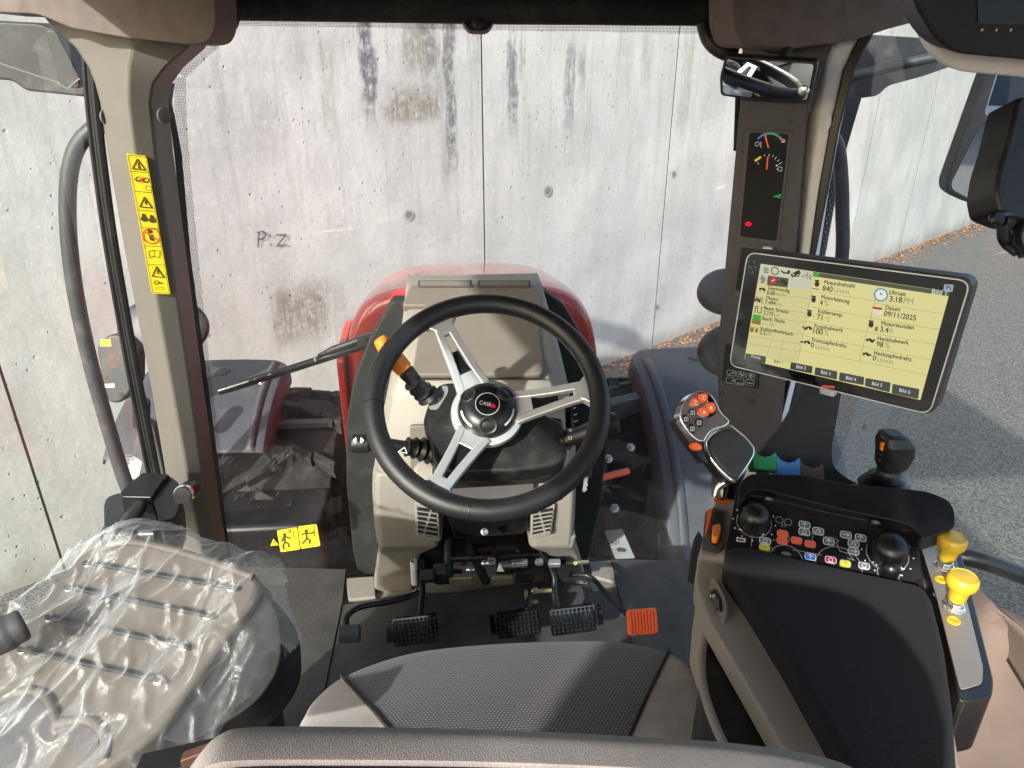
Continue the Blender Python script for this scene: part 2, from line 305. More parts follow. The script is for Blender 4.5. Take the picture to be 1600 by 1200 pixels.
class MB:
    def __init__(s, m='black_plastic'): s.v = []; s.f = []; s.mi = []; s.ms = []; s.uv = {}; s.use(m)
    def use(s, m):
        if m not in s.ms: s.ms.append(m)
        s.c = s.ms.index(m); return s
    def av(s, pts): k = len(s.v); s.v += [tuple(p) for p in pts]; return k
    def af(s, *f): s.f.append(tuple(f)); s.mi.append(s.c)
    def poly(s, pts): k = s.av(pts); s.af(*range(k, k + len(pts))); return s
    def box(s, c, hx, hy, hz):
        c = Vec(c); hx, hy, hz = [Vec(q) for q in (hx, hy, hz)]
        k = s.av([c + a * hx + b * hy + d * hz for a, b, d in ((-1, -1, -1), (1, -1, -1), (1, 1, -1), (-1, 1, -1), (-1, -1, 1), (1, -1, 1), (1, 1, 1), (-1, 1, 1))])
        for f in ((3, 2, 1, 0), (4, 5, 6, 7), (0, 1, 5, 4), (1, 2, 6, 5), (2, 3, 7, 6), (3, 0, 4, 7)): s.af(*[k + i for i in f])
        return s
    def abox(s, x0, x1, y0, y1, z0, z1): return s.box(((x0 + x1) / 2, (y0 + y1) / 2, (z0 + z1) / 2), ((x1 - x0) / 2, 0, 0), (0, (y1 - y0) / 2, 0), (0, 0, (z1 - z0) / 2))
    def prism(s, fr, pts, h0, h1, scale_top=1.):
        n = len(pts); cx = sum(p[0] for p in pts) / n; cy = sum(p[1] for p in pts) / n
        area = sum(pts[i][0] * pts[(i + 1) % n][1] - pts[(i + 1) % n][0] * pts[i][1] for i in range(n))
        if area < 0: pts = pts[::-1]
        k = s.av([fr.p(a, b, h0) for a, b in pts] + [fr.p(cx + (a - cx) * scale_top, cy + (b - cy) * scale_top, h1) for a, b in pts])
        s.af(*[k + i for i in range(n)][::-1]); s.af(*[k + n + i for i in range(n)])
        for i in range(n): j = (i + 1) % n; s.af(k + i, k + j, k + n + j, k + n + i)
        return s
    def loft(s, rings, cap=True, closed=True):
        k = s.av([p for r in rings for p in r]); n = len(rings[0])
        for i in range(len(rings) - 1):
            for j in range(n if closed else n - 1):
                a = k + i * n; q = (j + 1) % n; s.af(a + j, a + q, a + n + q, a + n + j)
        if cap and closed: s.af(*[k + j for j in range(n)][::-1]); s.af(*[k + (len(rings) - 1) * n + j for j in range(n)])
        return s
    def tube(s, pts, r, n=12, cap=True, closed=False, flat=None):
        P = [Vec(p) for p in pts]; N = len(P); T = []
        for i in range(N):
            a = P[(i - 1) % N] if closed else P[max(0, i - 1)]; b = P[(i + 1) % N] if closed else P[min(N - 1, i + 1)]; T.append((b - a).normalized())
        up = Vec((0, 0, 1)) if abs(T[0].z) < .9 else Vec((1, 0, 0)); u = (up - T[0] * up.dot(T[0])).normalized(); rings = []
        for i in range(N):
            u = (u - T[i] * u.dot(T[i])).normalized(); w_ = T[i].cross(u); q = r[i] if isinstance(r, (list, tuple)) else r; fl = flat or 1
            rings.append([P[i] + (u * math.cos(2 * math.pi * j / n) * fl + w_ * math.sin(2 * math.pi * j / n)) * q for j in range(n)])
        if closed: rings.append(rings[0]); cap = False
        return s.loft(rings, cap)
    def lathe(s, fr, prof, n=24, cap=True, sx=1., sy=1.):
        return s.loft([[fr.p(r * math.cos(2 * math.pi * j / n) * sx, r * math.sin(2 * math.pi * j / n) * sy, h) for j in range(n)] for r, h in prof], cap)
    def grid(s, fn, nu, nv, uv=None):
        k = s.av([fn(i / nu, j / nv) for j in range(nv + 1) for i in range(nu + 1)])
        for j in range(nv):
            for i in range(nu):
                a = k + j * (nu + 1) + i; s.af(a, a + 1, a + nu + 2, a + nu + 1)
                if uv: s.uv[len(s.f) - 1] = [uv((i + p) / nu, (j + q) / nv) for p, q in ((0, 0), (1, 0), (1, 1), (0, 1))]
        return s
    # flat print on a frame
    def fill(s, fr, pts, h=.0006):
        n = len(pts); area = sum(pts[i][0] * pts[(i + 1) % n][1] - pts[(i + 1) % n][0] * pts[i][1] for i in range(n))
        return s.poly([fr.p(a, b, h) for a, b in (pts if area > 0 else pts[::-1])])
    def line(s, fr, pts, wd, h=.0009, closed=False):
        n = len(pts)
        for i in range(n if closed else n - 1):
            a = Vec(pts[i]); b = Vec(pts[(i + 1) % n]); d = (b - a)
            if d.length < 1e-7: continue
            d.normalize(); q = Vec((-d.y, d.x)) * wd / 2; e = d * wd * .25
            s.poly([fr.p(*p, h + (i % 3) * .00002) for p in (a - e - q, b + e - q, b + e + q, a - e + q)])
        return s
    def disc(s, fr, c, r, h=.0009, n=16, ry=None): return s.fill(fr, [(c[0] + r * math.cos(6.28318 * i / n), c[1] + (ry or r) * math.sin(6.28318 * i / n)) for i in range(n)], h)
    def ring(s, fr, c, r, wd, h=.0009, n=24, a0=0, a1=360, ry=None):
        for i in range(n):
            t0 = R(a0 + (a1 - a0) * i / n); t1 = R(a0 + (a1 - a0) * (i + 1) / n); k = (ry or r) / r
            f = lambda t, q: fr.p(c[0] + q * math.cos(t), c[1] + q * k * math.sin(t), h)
            s.poly([f(t0, r - wd / 2), f(t0, r + wd / 2), f(t1, r + wd / 2), f(t1, r - wd / 2)])
        return s
    def text(s, fr, body, a, b, h=.0012, asp=1., bold=0.):
        vs, fs = text_geo(body)
        if not vs: return s
        x0 = min(v[0] for v in vs); x1 = max(v[0] for v in vs); a = Vec(a); d = (Vec(b) - a); k = d.length / max(1e-6, x1 - x0); d.normalize(); q = Vec((-d.y, d.x)) * asp
        for dx in ((0,) if not bold else (0, bold)):
            kk = s.av([fr.p(*(a + d * ((v[0] - x0) * k + dx) + q * (v[1] * k)), h + dx * .02) for v in vs])
            for f in fs: s.af(*[kk + i for i in f])
        return s
ORI = {}
def build(name, mb, parent=None, bevel=0, seg=3, sharp=38, sub=0, solid=0, thing=None, kind=None, flat=False, label=None, origin=None, rot=0):
    mats = mb.ms; vs = [Vec(v) for v in mb.v]
    lo = [min(v[i] for v in vs) for i in range(3)]; hi = [max(v[i] for v in vs) for i in range(3)]
    o = Vec(origin) if origin else Vec(((lo[0] + hi[0]) / 2, (lo[1] + hi[1]) / 2, lo[2]))
    rm = Matrix.Rotation(-rot, 3, 'Z')
    me = bpy.data.meshes.new(name); me.from_pydata([rm @ (v - o) for v in vs], [], mb.f); me.validate()
    for m in mats: me.materials.append(M[m])
    if len(me.polygons) == len(mb.f): me.polygons.foreach_set('material_index', mb.mi)
    if mb.uv:
        ul = me.uv_layers.new(name='UVMap')
        for p in me.polygons:
            if p.index in mb.uv:
                for li, q in zip(p.loop_indices, mb.uv[p.index]): ul.data[li].uv = q
    if not flat:
        me.polygons.foreach_set('use_smooth', [True] * len(me.polygons))
        if not bevel: me.set_sharp_from_angle(angle=R(sharp))
    me.update()
    ob = bpy.data.objects.new(name, me); COL.objects.link(ob); ob.rotation_euler = (0, 0, rot)
    if parent is not None: ob.parent = parent; ob.location = o - ORI[parent.name]
    else: ob.location = o
    ORI[ob.name] = o
    if solid: md = ob.modifiers.new('s', 'SOLIDIFY'); md.thickness = solid; md.offset = 0
    if bevel: md = ob.modifiers.new('b', 'BEVEL'); md.width = bevel; md.segments = seg; md.limit_method = 'ANGLE'; md.angle_limit = R(sharp); md.harden_normals = True
    if sub: md = ob.modifiers.new('u', 'SUBSURF'); md.levels = sub; md.render_levels = sub
    if thing: tag(ob, *thing)
    if kind: ob['kind'] = kind
    if label: ob['label'] = label
    return ob
def tag(o, label, cat, group=None):
    o['label'] = label; o['category'] = cat
    if group: o['group'] = group
def empty(name, loc, label, cat, group=None):
    o = bpy.data.objects.new(name, None); COL.objects.link(o); o.location = loc; o.empty_display_size = .05; ORI[o.name] = Vec(loc); tag(o, label, cat, group); return o
# ============================================================ the yard: ground, wall, leaves, hall behind
GZ = -1.35
ground = MB('asphalt').grid(lambda a, b: (-160 + 320 * a, -160 + 320 * b, GZ), 8, 8)
build('ground', ground, kind='structure', origin=(0, 0, GZ))
WD = Vec((.798, .603, 0)).normalized(); WO = Vec((1.313, 6.232, GZ)); wf = Fr(WO, WD, (0, 0, 1)); WROT = math.atan2(WD.y, WD.x)
S, co, X_, Y_, Z_, base, grit, drip, stain_add = _concrete; s = S
def band(cur, u0, u1, v0, v1, k, soft=.18):
    a = wf.px(u0, (v0 + v1) / 2); b = wf.px(u1, (v0 + v1) / 2); t = wf.px((u0 + u1) / 2, v0)[1]; q = wf.px((u0 + u1) / 2, v1)[1]
    return stain_add(cur, (a[0] + b[0]) / 2, (b[0] - a[0]) / 2, t if v0 > 45 else 9, q, k, soft)
dark = None
for q in ((561, 586, 20, 185, 1.), (655, 690, 20, 130, .5), (693, 712, 20, 260, .9), (735, 750, 20, 100, .5), (792, 809, 60, 200, .8), (812, 822, 60, 110, .6), (884, 900, 70, 200, .62), (904, 915, 80, 130, .55)): dark = band(dark, *q)
brown = None
for q in ((628, 686, 20, 110, .85, .1), (602, 690, 140, 190, 1., .06), (688, 702, 200, 300, .4), (395, 440, 150, 240, .4), (462, 480, 60, 130, .25), (1062, 1080, 60, 210, .4), (955, 990, 60, 150, .25), (425, 515, 445, 530, 1., .10), (520, 545, 440, 540, .35), (330, 350, 60, 200, .3), (500, 530, 60, 220, .35), (1000, 1020, 60, 140, .4)): brown = band(brown, *q)
col = s.mix(brown, base, srgb(134, 127, 116)); col = s.mix(dark, col, srgb(98, 98, 102))
pit = s.math('MULTIPLY', s.ramp(s.vor(co, 16), .12, .06), s.ramp(s.noise(co, 3.1, 2), .45, .55))
pit2 = s.math('MULTIPLY', s.ramp(s.vor(co, 7), .075, .04), s.ramp(s.noise(co, 2.3, 2), .42, .5))
pit = s.math('MAXIMUM', pit, pit2); col = s.mix(s.math('MULTIPLY', pit, .55), col, (.09, .085, .08))
foot = s.math('MULTIPLY', s.ramp(s.math('ADD', Z_, s.math('MULTIPLY', s.noise(co, 3, 5), .35)), .42, .14), .55); col = s.mix(foot, col, srgb(128, 118, 102))
h = s.math('SUBTRACT', s.math('ADD', s.math('MULTIPLY', s.noise(co, 24, 8, .7), .25), s.math('MULTIPLY', s.noise(co, 3, 3), .5)), pit)
s.done(s.bsdf(col, .85, 0, s.bump(h, .6, .016), .3))
seams = [wf.px(30, 720)[0] - 2.6, wf.px(40, 700)[0], wf.px(755, 250)[0], wf.px(1040, 300)[0], wf.px(1355, 250)[0], wf.px(1437, 250)[0]]
seams += [seams[-1] + 2.7 * k for k in range(1, 9)]; seams = [seams[0] - 2.6 * k for k in range(6, 0, -1)] + seams
WH = 6.2; wall = MB('concrete')
for i in range(len(seams) - 1):
    g = .0068; dz = (.0, .0015, -.001, .001)[i % 4]
    wall.prism(wf, [(seams[i] + g, 0), (seams[i + 1] - g, 0), (seams[i + 1] - g, WH), (seams[i] + g, WH)], -.02, dz)
wall.prism(wf, [(seams[0], 0), (seams[-1], 0), (seams[-1], WH - .01), (seams[0], WH - .01)], -.30, -.021)
wall.use('deep_black'); rnd = random.Random(9)
for q in seams[1:-1]:
    wall.prism(wf, [(q - .0065, 0), (q + .0065, 0), (q + .0065, WH), (q - .0065, WH)], -.0195, -.0008)
    for k in range(8):
        z_ = rnd.uniform(.2, 5); r_ = rnd.uniform(.004, .012); sx_ = rnd.choice((-1, 1)); wall.fill(wf, [(q + sx_ * .005, z_ - r_ * 2), (q + sx_ * (.004 + r_ * .5), z_ - r_ * .5), (q + sx_ * (.003 + r_ * .35), z_ + r_), (q + sx_ * .005, z_ + r_ * 2)], .0022)
WALL = build('concrete_wall', wall, origin=WO, rot=WROT, thing=('tall weathered bare concrete wall with dark vertical water streaks ahead of the tractor', 'wall'))
def wallchild(name, mb):
    o = build(name, mb, flat=True); o.parent = WALL; o.matrix_parent_inverse = (Matrix.Translation(WO) @ Matrix.Rotation(WROT, 4, 'Z')).inverted(); return o
m = MB('marker_ink')
def wp(pts): return [wf.px(*p) for p in pts]
for st in (((404, 364), (402, 386)), ((401, 363), (410, 361), (415, 366), (411, 372), (404, 374)), ((421, 367), (422, 369)), ((422, 381), (423, 383)), ((431, 367), (446, 366), (432, 384), (447, 382))):
    m.line(wf, wp(st), .008, .009)
wallchild('inscription', m)
for k, (u, v, r) in enumerate(((638, 336, .034), (855, 298, .04), (1025, 480, .03), (1052, 272, .03))):
    m = MB('module_grey'); c = wf.px(u, v); m.disc(wf, c, r * .8, .0062); m.use('concrete').ring(wf, c, r * .9, r * .4, .0075); wallchild('tie_hole', m)
m = MB('litter'); rnd = random.Random(3)
for i in range(2400):
    a = rnd.uniform(-3, 16); b = abs(rnd.gauss(.0, .11)) * (1 + max(0, math.sin(a * 2.3)) * .9); c = WO + WD * a + wf.n * (b + .02) + Vec((0, 0, .004 + rnd.random() * .02)); t = rnd.uniform(0, 6.3); q = rnd.uniform(.012, .034)
    e = Vec((math.cos(t), math.sin(t), rnd.uniform(-.5, .5))) * q; f = Vec((-math.sin(t), math.cos(t), rnd.uniform(-.4, .4))) * q * .5
    m.poly([c - e, c + f, c + e, c - f])
ll = build('leaf_litter', m, kind='stuff', flat=True); ll['label'] = 'orange brown dry leaves and needles along the foot of the wall'
# hall and van behind, seen only in the mirrors
hall = empty('industrial_hall', (6, -22, GZ), 'pale industrial hall with glazed front and blue fascia reflected in the outside mirror', 'building')
build('wall', MB('far_white').abox(-10, 26, -28, -22, GZ, 4.2), hall); build('fascia', MB('far_white').abox(-10.2, 26.2, -22.3, -21.98, 3.3, 4.4), hall)
for k in range(9): build('window', MB('far_window').abox(-9 + 3.8 * k, -6.4 + 3.8 * k, -22.1, -21.97, GZ + .3, 1.9), hall)
van = empty('delivery_van', (8.5, -14, GZ), 'white van parked on the asphalt behind, reflected in the outside mirror', 'van')
vf = Fr((7.6, 0, GZ), (0, 1, 0), (0, 0, 1)); build('body', MB('far_white').prism(vf, rpoly([(-16.5, .35), (-11.6, .35), (-11.5, 1.0), (-12.3, 1.25), (-13.1, 2.0), (-16.5, 2.05)], .15), 0, 1.9), van, bevel=.06)
build('windscreen', MB('far_window').box((8.55, -12.62, .33), (.8, 0, 0), (0, .30, -.29), (0, .02, .02)), van)
for y_ in (-15.6, -12.6):
    for x_ in (7.62, 9.5): build('wheel', MB('tyre').lathe(Fr((x_ - .12, y_, GZ + .34), (0, 1, 0), (0, 0, 1)), [(.2, 0), (.34, .02), (.34, .22), (.2, .24)], 20), van)
# ============================================================ the tractor: cab shell, bonnet, fenders, wheels
T = empty('tractor', (0, 1.2, GZ), 'red and grey farm tractor whose open cab fills the picture', 'tractor')
# bonnet
def hood_ring(y, hw, zt, zb):
    k = [(1, 0, 1), (1, .42, 0), (.965, .69, 0), (.88, .86, 0), (.73, .955, 0), (.42, .99, 0), (0, 1, 0)]
    half = [(hw * a, zb + (zt - zb) * b) for a, b, _ in k]
    return [Vec((x * .99 - .028, y, z)) for x, z in half] + [Vec((-x * .99 - .028, y, z)) for x, z in half[-2::-1]]
secs = [(2.05, .408, .705, .12), (2.3, .405, .665, .12), (2.7, .40, .585, .10), (3.1, .405, .49, .08), (3.5, .39, .385, .05), (3.8, .37, .285, .02), (4.0, .34, .18, -.02), (4.12, .29, .02, -.1), (4.17, .22, -.2, -.3)]
hr0 = hood_ring(*secs[0]); hc = Vec((0, 2.062, .12))
m = MB('red_paint').loft([[hc.lerp(p, .02) for p in hr0], [hc.lerp(p, .6) for p in hr0], [hc.lerp(p, .95) - Vec((0, .004, 0)) for p in hr0]] + [hood_ring(*q) for q in secs], cap=False, closed=False)
hood = build('bonnet', m, T, sub=2, solid=.012)
m = MB('red_paint')
for sx in (-1,): m.prism(Fr((sx * .432, 0, 0), (0, 1, 0), (0, 0, 1)), rpoly([(2.02, .12), (2.02, .50), (2.25, .53), (3.0, .34), (3.0, .05), (2.5, .02)], .04), -.012, .012)
build('side_panel', m, hood, bevel=.006)
m = MB('black_plastic').prism(Fr((-.44, 0, 0), (0, 1, 0), (0, 0, 1)), rpoly([(2.3, .22), (2.3, .34), (2.75, .28), (2.75, .16)], .02), -.012, .018); build('side_grille', m, hood, bevel=.004)
# engine block, axle and clutter that shows past the dashboard
rnd = random.Random(11); m = MB('dark_metal').abox(-.27, .27, 1.95, 3.9, -1.0, .2); m.abox(-.62, .62, 2.45, 2.75, -.95, -.65)
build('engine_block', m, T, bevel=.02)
m = MB('dark_metal')
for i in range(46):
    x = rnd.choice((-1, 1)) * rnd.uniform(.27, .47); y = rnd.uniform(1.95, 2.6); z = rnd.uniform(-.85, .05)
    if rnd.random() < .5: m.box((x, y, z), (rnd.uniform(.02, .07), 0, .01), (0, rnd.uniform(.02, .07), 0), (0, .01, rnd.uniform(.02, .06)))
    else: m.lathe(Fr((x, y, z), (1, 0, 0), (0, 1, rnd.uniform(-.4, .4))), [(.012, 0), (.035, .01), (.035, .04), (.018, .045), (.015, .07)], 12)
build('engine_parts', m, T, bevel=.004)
for k in range(9):
    x = rnd.choice((-1, 1, 1)) * .36; a = Vec((x + rnd.uniform(-.08, .08), rnd.uniform(1.95, 2.2), rnd.uniform(-.8, -.1)))
    pts = catmull([a, a + Vec((rnd.uniform(.0, .1), .15, .08)), a + Vec((rnd.uniform(0, .12), .3, rnd.uniform(-.1, .15))), a + Vec((.05, .5, -.05))], 6); build('hose', MB('seal_rubber').tube(pts, .016, 10), T)
for u, v, d in ((960, 795, 2.35), (985, 700, 2.5), (935, 705, 2.35), (950, 718, 2.4)): build('bolt', MB('zinc').lathe(facing(u, v, d, 40), [(.016, 0), (.016, .010), (.009, .010), (.009, .02)], 6), T, bevel=.002)
m = MB('orange').tube([at(935, 748, 2.38), at(958, 742, 2.4), at(982, 736, 2.42)], .012, 8); build('orange_hose_band', m, T)
m = MB('red_paint').prism(Fr((-.44, 0, 0), (0, 1, 0), (0, 0, 1)), [(1.98, -.7), (2.05, -.7), (2.10, .12), (2.03, .12)], 0, .015); build('frame_rail', m, T, bevel=.004)
# fenders and wheels
def fender(side, xi, xo, a9=-3):
    cy, cz, r = 2.60, -.55, .775; rings = []
    for k in range(23):
        a = R(97 - (97 - a9) * k / 22); ry = Vec((0, -math.cos(a), math.sin(a))); q = []
        w_ = xo - xi; tf = min(1, k / 1.6) ; ins = (1 - tf) * .05 * (1 if xo > xi else -1)
        for fx, dr in ((0, -.085), (.004, -.03), (.022, -.006), (.07, .0), (.5, .008), (.9, .0), (.975, -.012), (1, -.07)):
            x = xi + w_ * fx; x += ins * (1 - 2 * fx); p = Vec((x, cy, cz)) + ry * (r + dr); q.append(p)
        rings.append(q)
    f = build('front_fender', MB('fender_grey').loft(rings, False, False), T, sub=1, solid=.008, label='%s grey plastic front fender' % ('left' if side < 0 else 'right'))
    # raised dimple and fixing bolts
    for a, fx, rr in ((87, .42 if side < 0 else .38, .024), (80, .12 if side < 0 else .75, .012), (62, .42, .014)):
        a = R(a); ry = Vec((0, -math.cos(a), math.sin(a))); c = Vec((xi + (xo - xi) * fx, cy, cz)) + ry * (r + .009)
        build('fender_bolt', MB('fender_grey' if rr > .02 else 'zinc').lathe(Fr(c, (1, 0, 0), ry.cross(Vec((1, 0, 0)))), [(rr * 1.25, 0), (rr * 1.2, .004), (rr, .004), (rr * .8, .007), (rr * .4, .008)], 20), f)
    build('fender_rib', MB('fender_grey').loft([[q[3] + Vec((0, 0, .004)), q[3] + (q[4] - q[3]) * .06 + Vec((0, 0, .010)), q[3] + (q[4] - q[3]) * .12 + Vec((0, 0, .004))] for q in rings[2:]], False, False), f, solid=.003)
    return f
FL = fender(-1, -.74, -1.30, 56); FR_ = fender(1, .60, 1.30)
def wheel(sx, x0, x1):
    cy, cz, r = 2.62, -.64, .70; xc = (x0 + x1) / 2; hw = abs(x1 - x0) / 2; fr = Fr((xc, cy, cz), (0, 1, 0), (0, 0, 1))
    root = build('front_wheel', MB('module_grey').lathe(fr, [(.05, -.05), (.30, -.04), (.34, -hw * .8), (.36, -hw * .8), (.36, hw * .8), (.34, hw * .8), (.30, .0), (.05, .0)], 36), T, label='%s front wheel' % ('left' if sx < 0 else 'right'))
    tm = MB('tyre').lathe(fr, [(.36, -hw * .75), (.44, -hw * .95), (.56, -hw), (.63, -hw * .92), (.655, -hw * .6), (.66, 0), (.655, hw * .6), (.63, hw * .92), (.56, hw), (.44, hw * .95), (.36, hw * .75)], 56, cap=False)
    for k in range(36):
        a = 2 * math.pi * k / 36; sd_ = 1 if k % 2 else -1
        for j in range(3):
            aa = a + j * .055; hh = sd_ * hw * (.08 + .36 * j); e = Vec((0, math.cos(aa), math.sin(aa))); tt = Vec((0, -math.sin(aa), math.cos(aa)))
            tm.box(Vec((xc + hh, cy, cz)) + e * (.672 - .012 * j), Vec((hw * .2, 0, 0)) + tt * .03 * sd_ * 1, tt * .022, e * .03)
    build('tyre', tm, root, bevel=.006, seg=2)
wheel(-1, -.54, -1.02); wheel(1, .42, .92)
build('axle_arm', MB('fender_grey').box(at(470, 662, 2.75), (.12, .02, -.01), (0, .02, 0), (0, 0, .012)).use('fender_grey').box(at(985, 627, 2.7), (.13, .02, .02), (0, .03, 0), (0, 0, .02)), T, bevel=.004)
# windscreen, side panes with dotted edge
wy = lambda x: 1.83 - .33 * x * x
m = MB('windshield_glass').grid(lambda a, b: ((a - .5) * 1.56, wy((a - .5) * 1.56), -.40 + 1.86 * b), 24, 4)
ws = build('windshield', m, T, label='large one-piece front windscreen with dust and a painted sky-reflection veil')
m = MB('frit')
def frit(pl, wd):     # dotted edge that follows the opening
    for i in range(len(pl) - 1):
        (x0, z0, nx, nz), (x1, z1, mx, mz) = pl[i], pl[i + 1]
        f = lambda x, z: (x, wy(x) - .003, z)
        m.poly([f(x0, z0), f(x1, z1), f(x1 + mx * wd, z1 + mz * wd), f(x0 + nx * wd, z0 + nz * wd)])
def wsp(u, v):
    d = ray(u, v); t = 1.7
    for _ in range(12): q = CAM + d * t; t += (wy(q.x) - q.y) / d.y
    return CAM + d * t
Lp = [wsp(*p) for p in ((272, 120), (274, 200), (283, 300), (293, 400), (315, 600), (340, 780), (352, 865))]
frit([(p.x, p.z, 1, 0) for p in Lp], .022)
Tp = [wsp(u, v) for u, v in ((275, 112), (330, 60), (358, 28))]; frit([(p.x, p.z, .7, -.5) for p in Tp], .024)
Tp = [wsp(u, v) for u, v in ((358, 24), (500, 26), (740, 32), (900, 34), (1112, 38))]; frit([(p.x, p.z, 0, -1) for p in Tp], .020)
build('dotted_edge', m, ws, flat=True)
m = MB('scratched_film'); c4 = [wsp(*p) for p in ((352, 800), (455, 790), (458, 695), (335, 700))]
m.grid(lambda a, b: (lambda q: (q.x, wy(q.x) - .004, q.z))((c4[0].lerp(c4[1], a)).lerp(c4[3].lerp(c4[2], a), b)), 6, 4); build('film_patch', m, ws, label='scratched remnant of protective film low on the windscreen, glare painted as pale streaks')
m = MB('side_glass').grid(lambda a, b: (-.80 - .06 * math.sin(b * 3.1), 1.62 - 2.1 * a, -.2 + 1.7 * b), 8, 8); build('door_pane', m, T, label='greenish glass pane of the left door')
m = MB('side_glass').grid(lambda a, b: (.80 + .06 * math.sin(b * 3.1), 1.58 - 1.9 * a, -.2 + 1.7 * b), 8, 8); build('door_pane', m, T, label='glass pane of the right side')
# roof, header
m = MB('headliner').abox(-.84, .84, -.55, 1.95, 1.50, 1.62); roof = build('roof', m, T, bevel=.03)
m = MB('black_matte'); A = at(350, 4, Y=1.72); B = at(1125, 14, Y=1.72); m.tube([A, (A + B) / 2 + Vec((0, .03, 0)), B], .034, 16); m.abox(-.62, .62, 1.74, 1.80, 1.40, 1.52)
build('roller_blind', m, roof, bevel=.004)
g = facing(747, 36, 1.55, 75); m = MB('black_plastic').prism(g, rpoly([(-.036, .02), (.036, .02), (.036, .002), (.022, -.018), (-.022, -.018), (-.036, .002)], .012), -.02, .008); m.lathe(g, [(.018, .008), (.014, .014), (.006, .016)], 16); build('blind_catch', m, roof, bevel=.003)
def pad(pts, Y0, Y1, mt='headliner'):
    f = Fr(at(700, 100, Y=Y0), (1, 0, 0), (0, 0, 1)); q = [f.px(*p) for p in pts]; return MB(mt).prism(f, q, Y0 - Y1, 0)
m = pad(rpoly([(60, 22), (110, 44), (200, 60), (300, 70), (328, 66), (338, 40), (334, -40), (300, -160), (-40, -160), (-40, 18)], 14, 3), 1.46, 1.60)
build('corner_lining', m, roof, bevel=.028, seg=5, label='brown lining above the left front pillar')
m = pad(rpoly([(1146, 0), (1146, 40), (1158, 72), (1240, 76), (1340, 62), (1385, 46), (1470, 24), (1700, 18), (1700, -170), (1146, -170)], 16, 3), 1.44, 1.58)
build('corner_lining', m, roof, bevel=.028, seg=5, label='brown lining above the right front pillar')
m = MB('black_matte').lathe(facing(140, -50, 1.38, 92), [(.0, -.01), (.055, -.01), (.065, 0), (.07, .004), (.078, .002), (.08, -.006)], 36); build('speaker_ring', m, roof)
m = MB('black_matte').lathe(facing(1350, -78, 1.3, 92), [(.0, -.01), (.085, -.01), (.10, 0), (.105, .004), (.112, .002), (.115, -.006)], 36); build('speaker_ring', m, roof)
m = MB('black_plastic'); m.tube(catmull([at(363, -5, 1.5), at(368, 10, 1.5), at(366, 28, 1.5), at(362, 40, 1.5)], 4), .012, 10); m.tube(catmull([at(1100, 38, 1.5), at(1108, 62, 1.5), at(1125, 78, 1.5), at(1150, 88, 1.5)], 5), .016, 10)
build('trim_clip', m, roof)
# front pillars
def pillar(secs, ys, mt, back=.10, side=-1, sub=1):
    rings = []
    for v, *us in secs:
        ring = [at(u, v, Y=y) for u, y in zip(us, ys)]; ring += [ring[-1] + Vec((side * .015, back * .6, 0)), ring[0] + Vec((side * .02, back, 0))]; rings.append(ring)
    return MB(mt).loft(rings)
Ls = [(-60, 40, 200, 330, 350), (30, 70, 205, 318, 345), (75, 118, 205, 296, 322), (105, 138, 200, 262, 288), (130, 148, 200, 244, 270), (160, 156, 200, 239, 264), (240, 168, 210, 247, 272), (400, 196, 232, 271, 292), (600, 235, 267, 300, 318), (760, 262, 296, 322, 340), (880, 281, 318, 338, 358)]
m = MB('beige'); rings = []
for v, a, b, c_, d_ in Ls:
    P0, P1, P2, P3 = at(a, v, Y=1.525), at(b, v, Y=1.50), at(c_ - 3, v, Y=1.525), at(d_, v, Y=1.60)
    rings.append([P0 + Vec((-.015, .05, 0)), P0, P1, P2, P2 + (P3 - P2) * .12 + Vec((0, .002, 0)), P3, P3 + Vec((-.03, .04, 0))])
LP = build('front_pillar', MB('pillar_grey').loft(rings), T, bevel=.006, seg=3, sharp=25, label='left front pillar clad in grey beige plastic')
m = MB('seal_rubber')
for o_, r_ in ((2, .007), (9, .006), (15, .0085)):
    m.tube(catmull([at(u + o_, v, Y=1.56 + .001 * (17 - o_)) for u, v in ((131, 88), (136, 160), (147, 260), (167, 400), (203, 600), (235, 760), (256, 870))], 5), r_, 8)
build('door_seal', m, T, label='black rubber seal along the left front pillar')
m = MB('seal_rubber'); sm = [(264, 272, 130), (262, 268, 160), (272, 283, 240), (288, 297, 400), (314, 324, 600), (336, 345, 760), (352, 360, 880)]
m.loft([[at(a, v, Y=1.605), at(b + 1, v, Y=1.62), at(b + 1, v, Y=1.64), at(a, v, Y=1.64)] for a, b, v in sm]); build('glass_seal', m, T)
for u, v, d in ((257, 181, .55), (167, 183, .3)):
    g = Fr(at(u, v, Y=1.53), (d, .84, 0), (0, 0, 1)); build('cover_cap', MB('pillar_grey').lathe(g, [(.015, -.003), (.015, .0004), (.013, .0010), (.006, .0012)], 24), LP)
Rs = [(-40, 1250, 1350), (55, 1250, 1344), (80, 1245, 1330), (110, 1240, 1317), (200, 1240, 1296), (300, 1235, 1278), (400, 1225, 1264), (500, 1215, 1248), (600, 1195, 1228), (700, 1180, 1204), (780, 1170, 1188)]
rings = []
for v, a, b in Rs:
    P0, P1 = at(a, v, Y=1.60), at(b, v, Y=1.50); M0 = at((a * .35 + b * .65), v, Y=1.515); rings.append([P0 + Vec((.0, .06, 0)), P0, M0, P1, P1 + Vec((.03, .01, 0)), P1 + Vec((.05, .08, 0))])
build('front_pillar', MB('pillar_pale').loft(rings), T, bevel=.006, sharp=25, label='right front pillar clad in pale plastic')
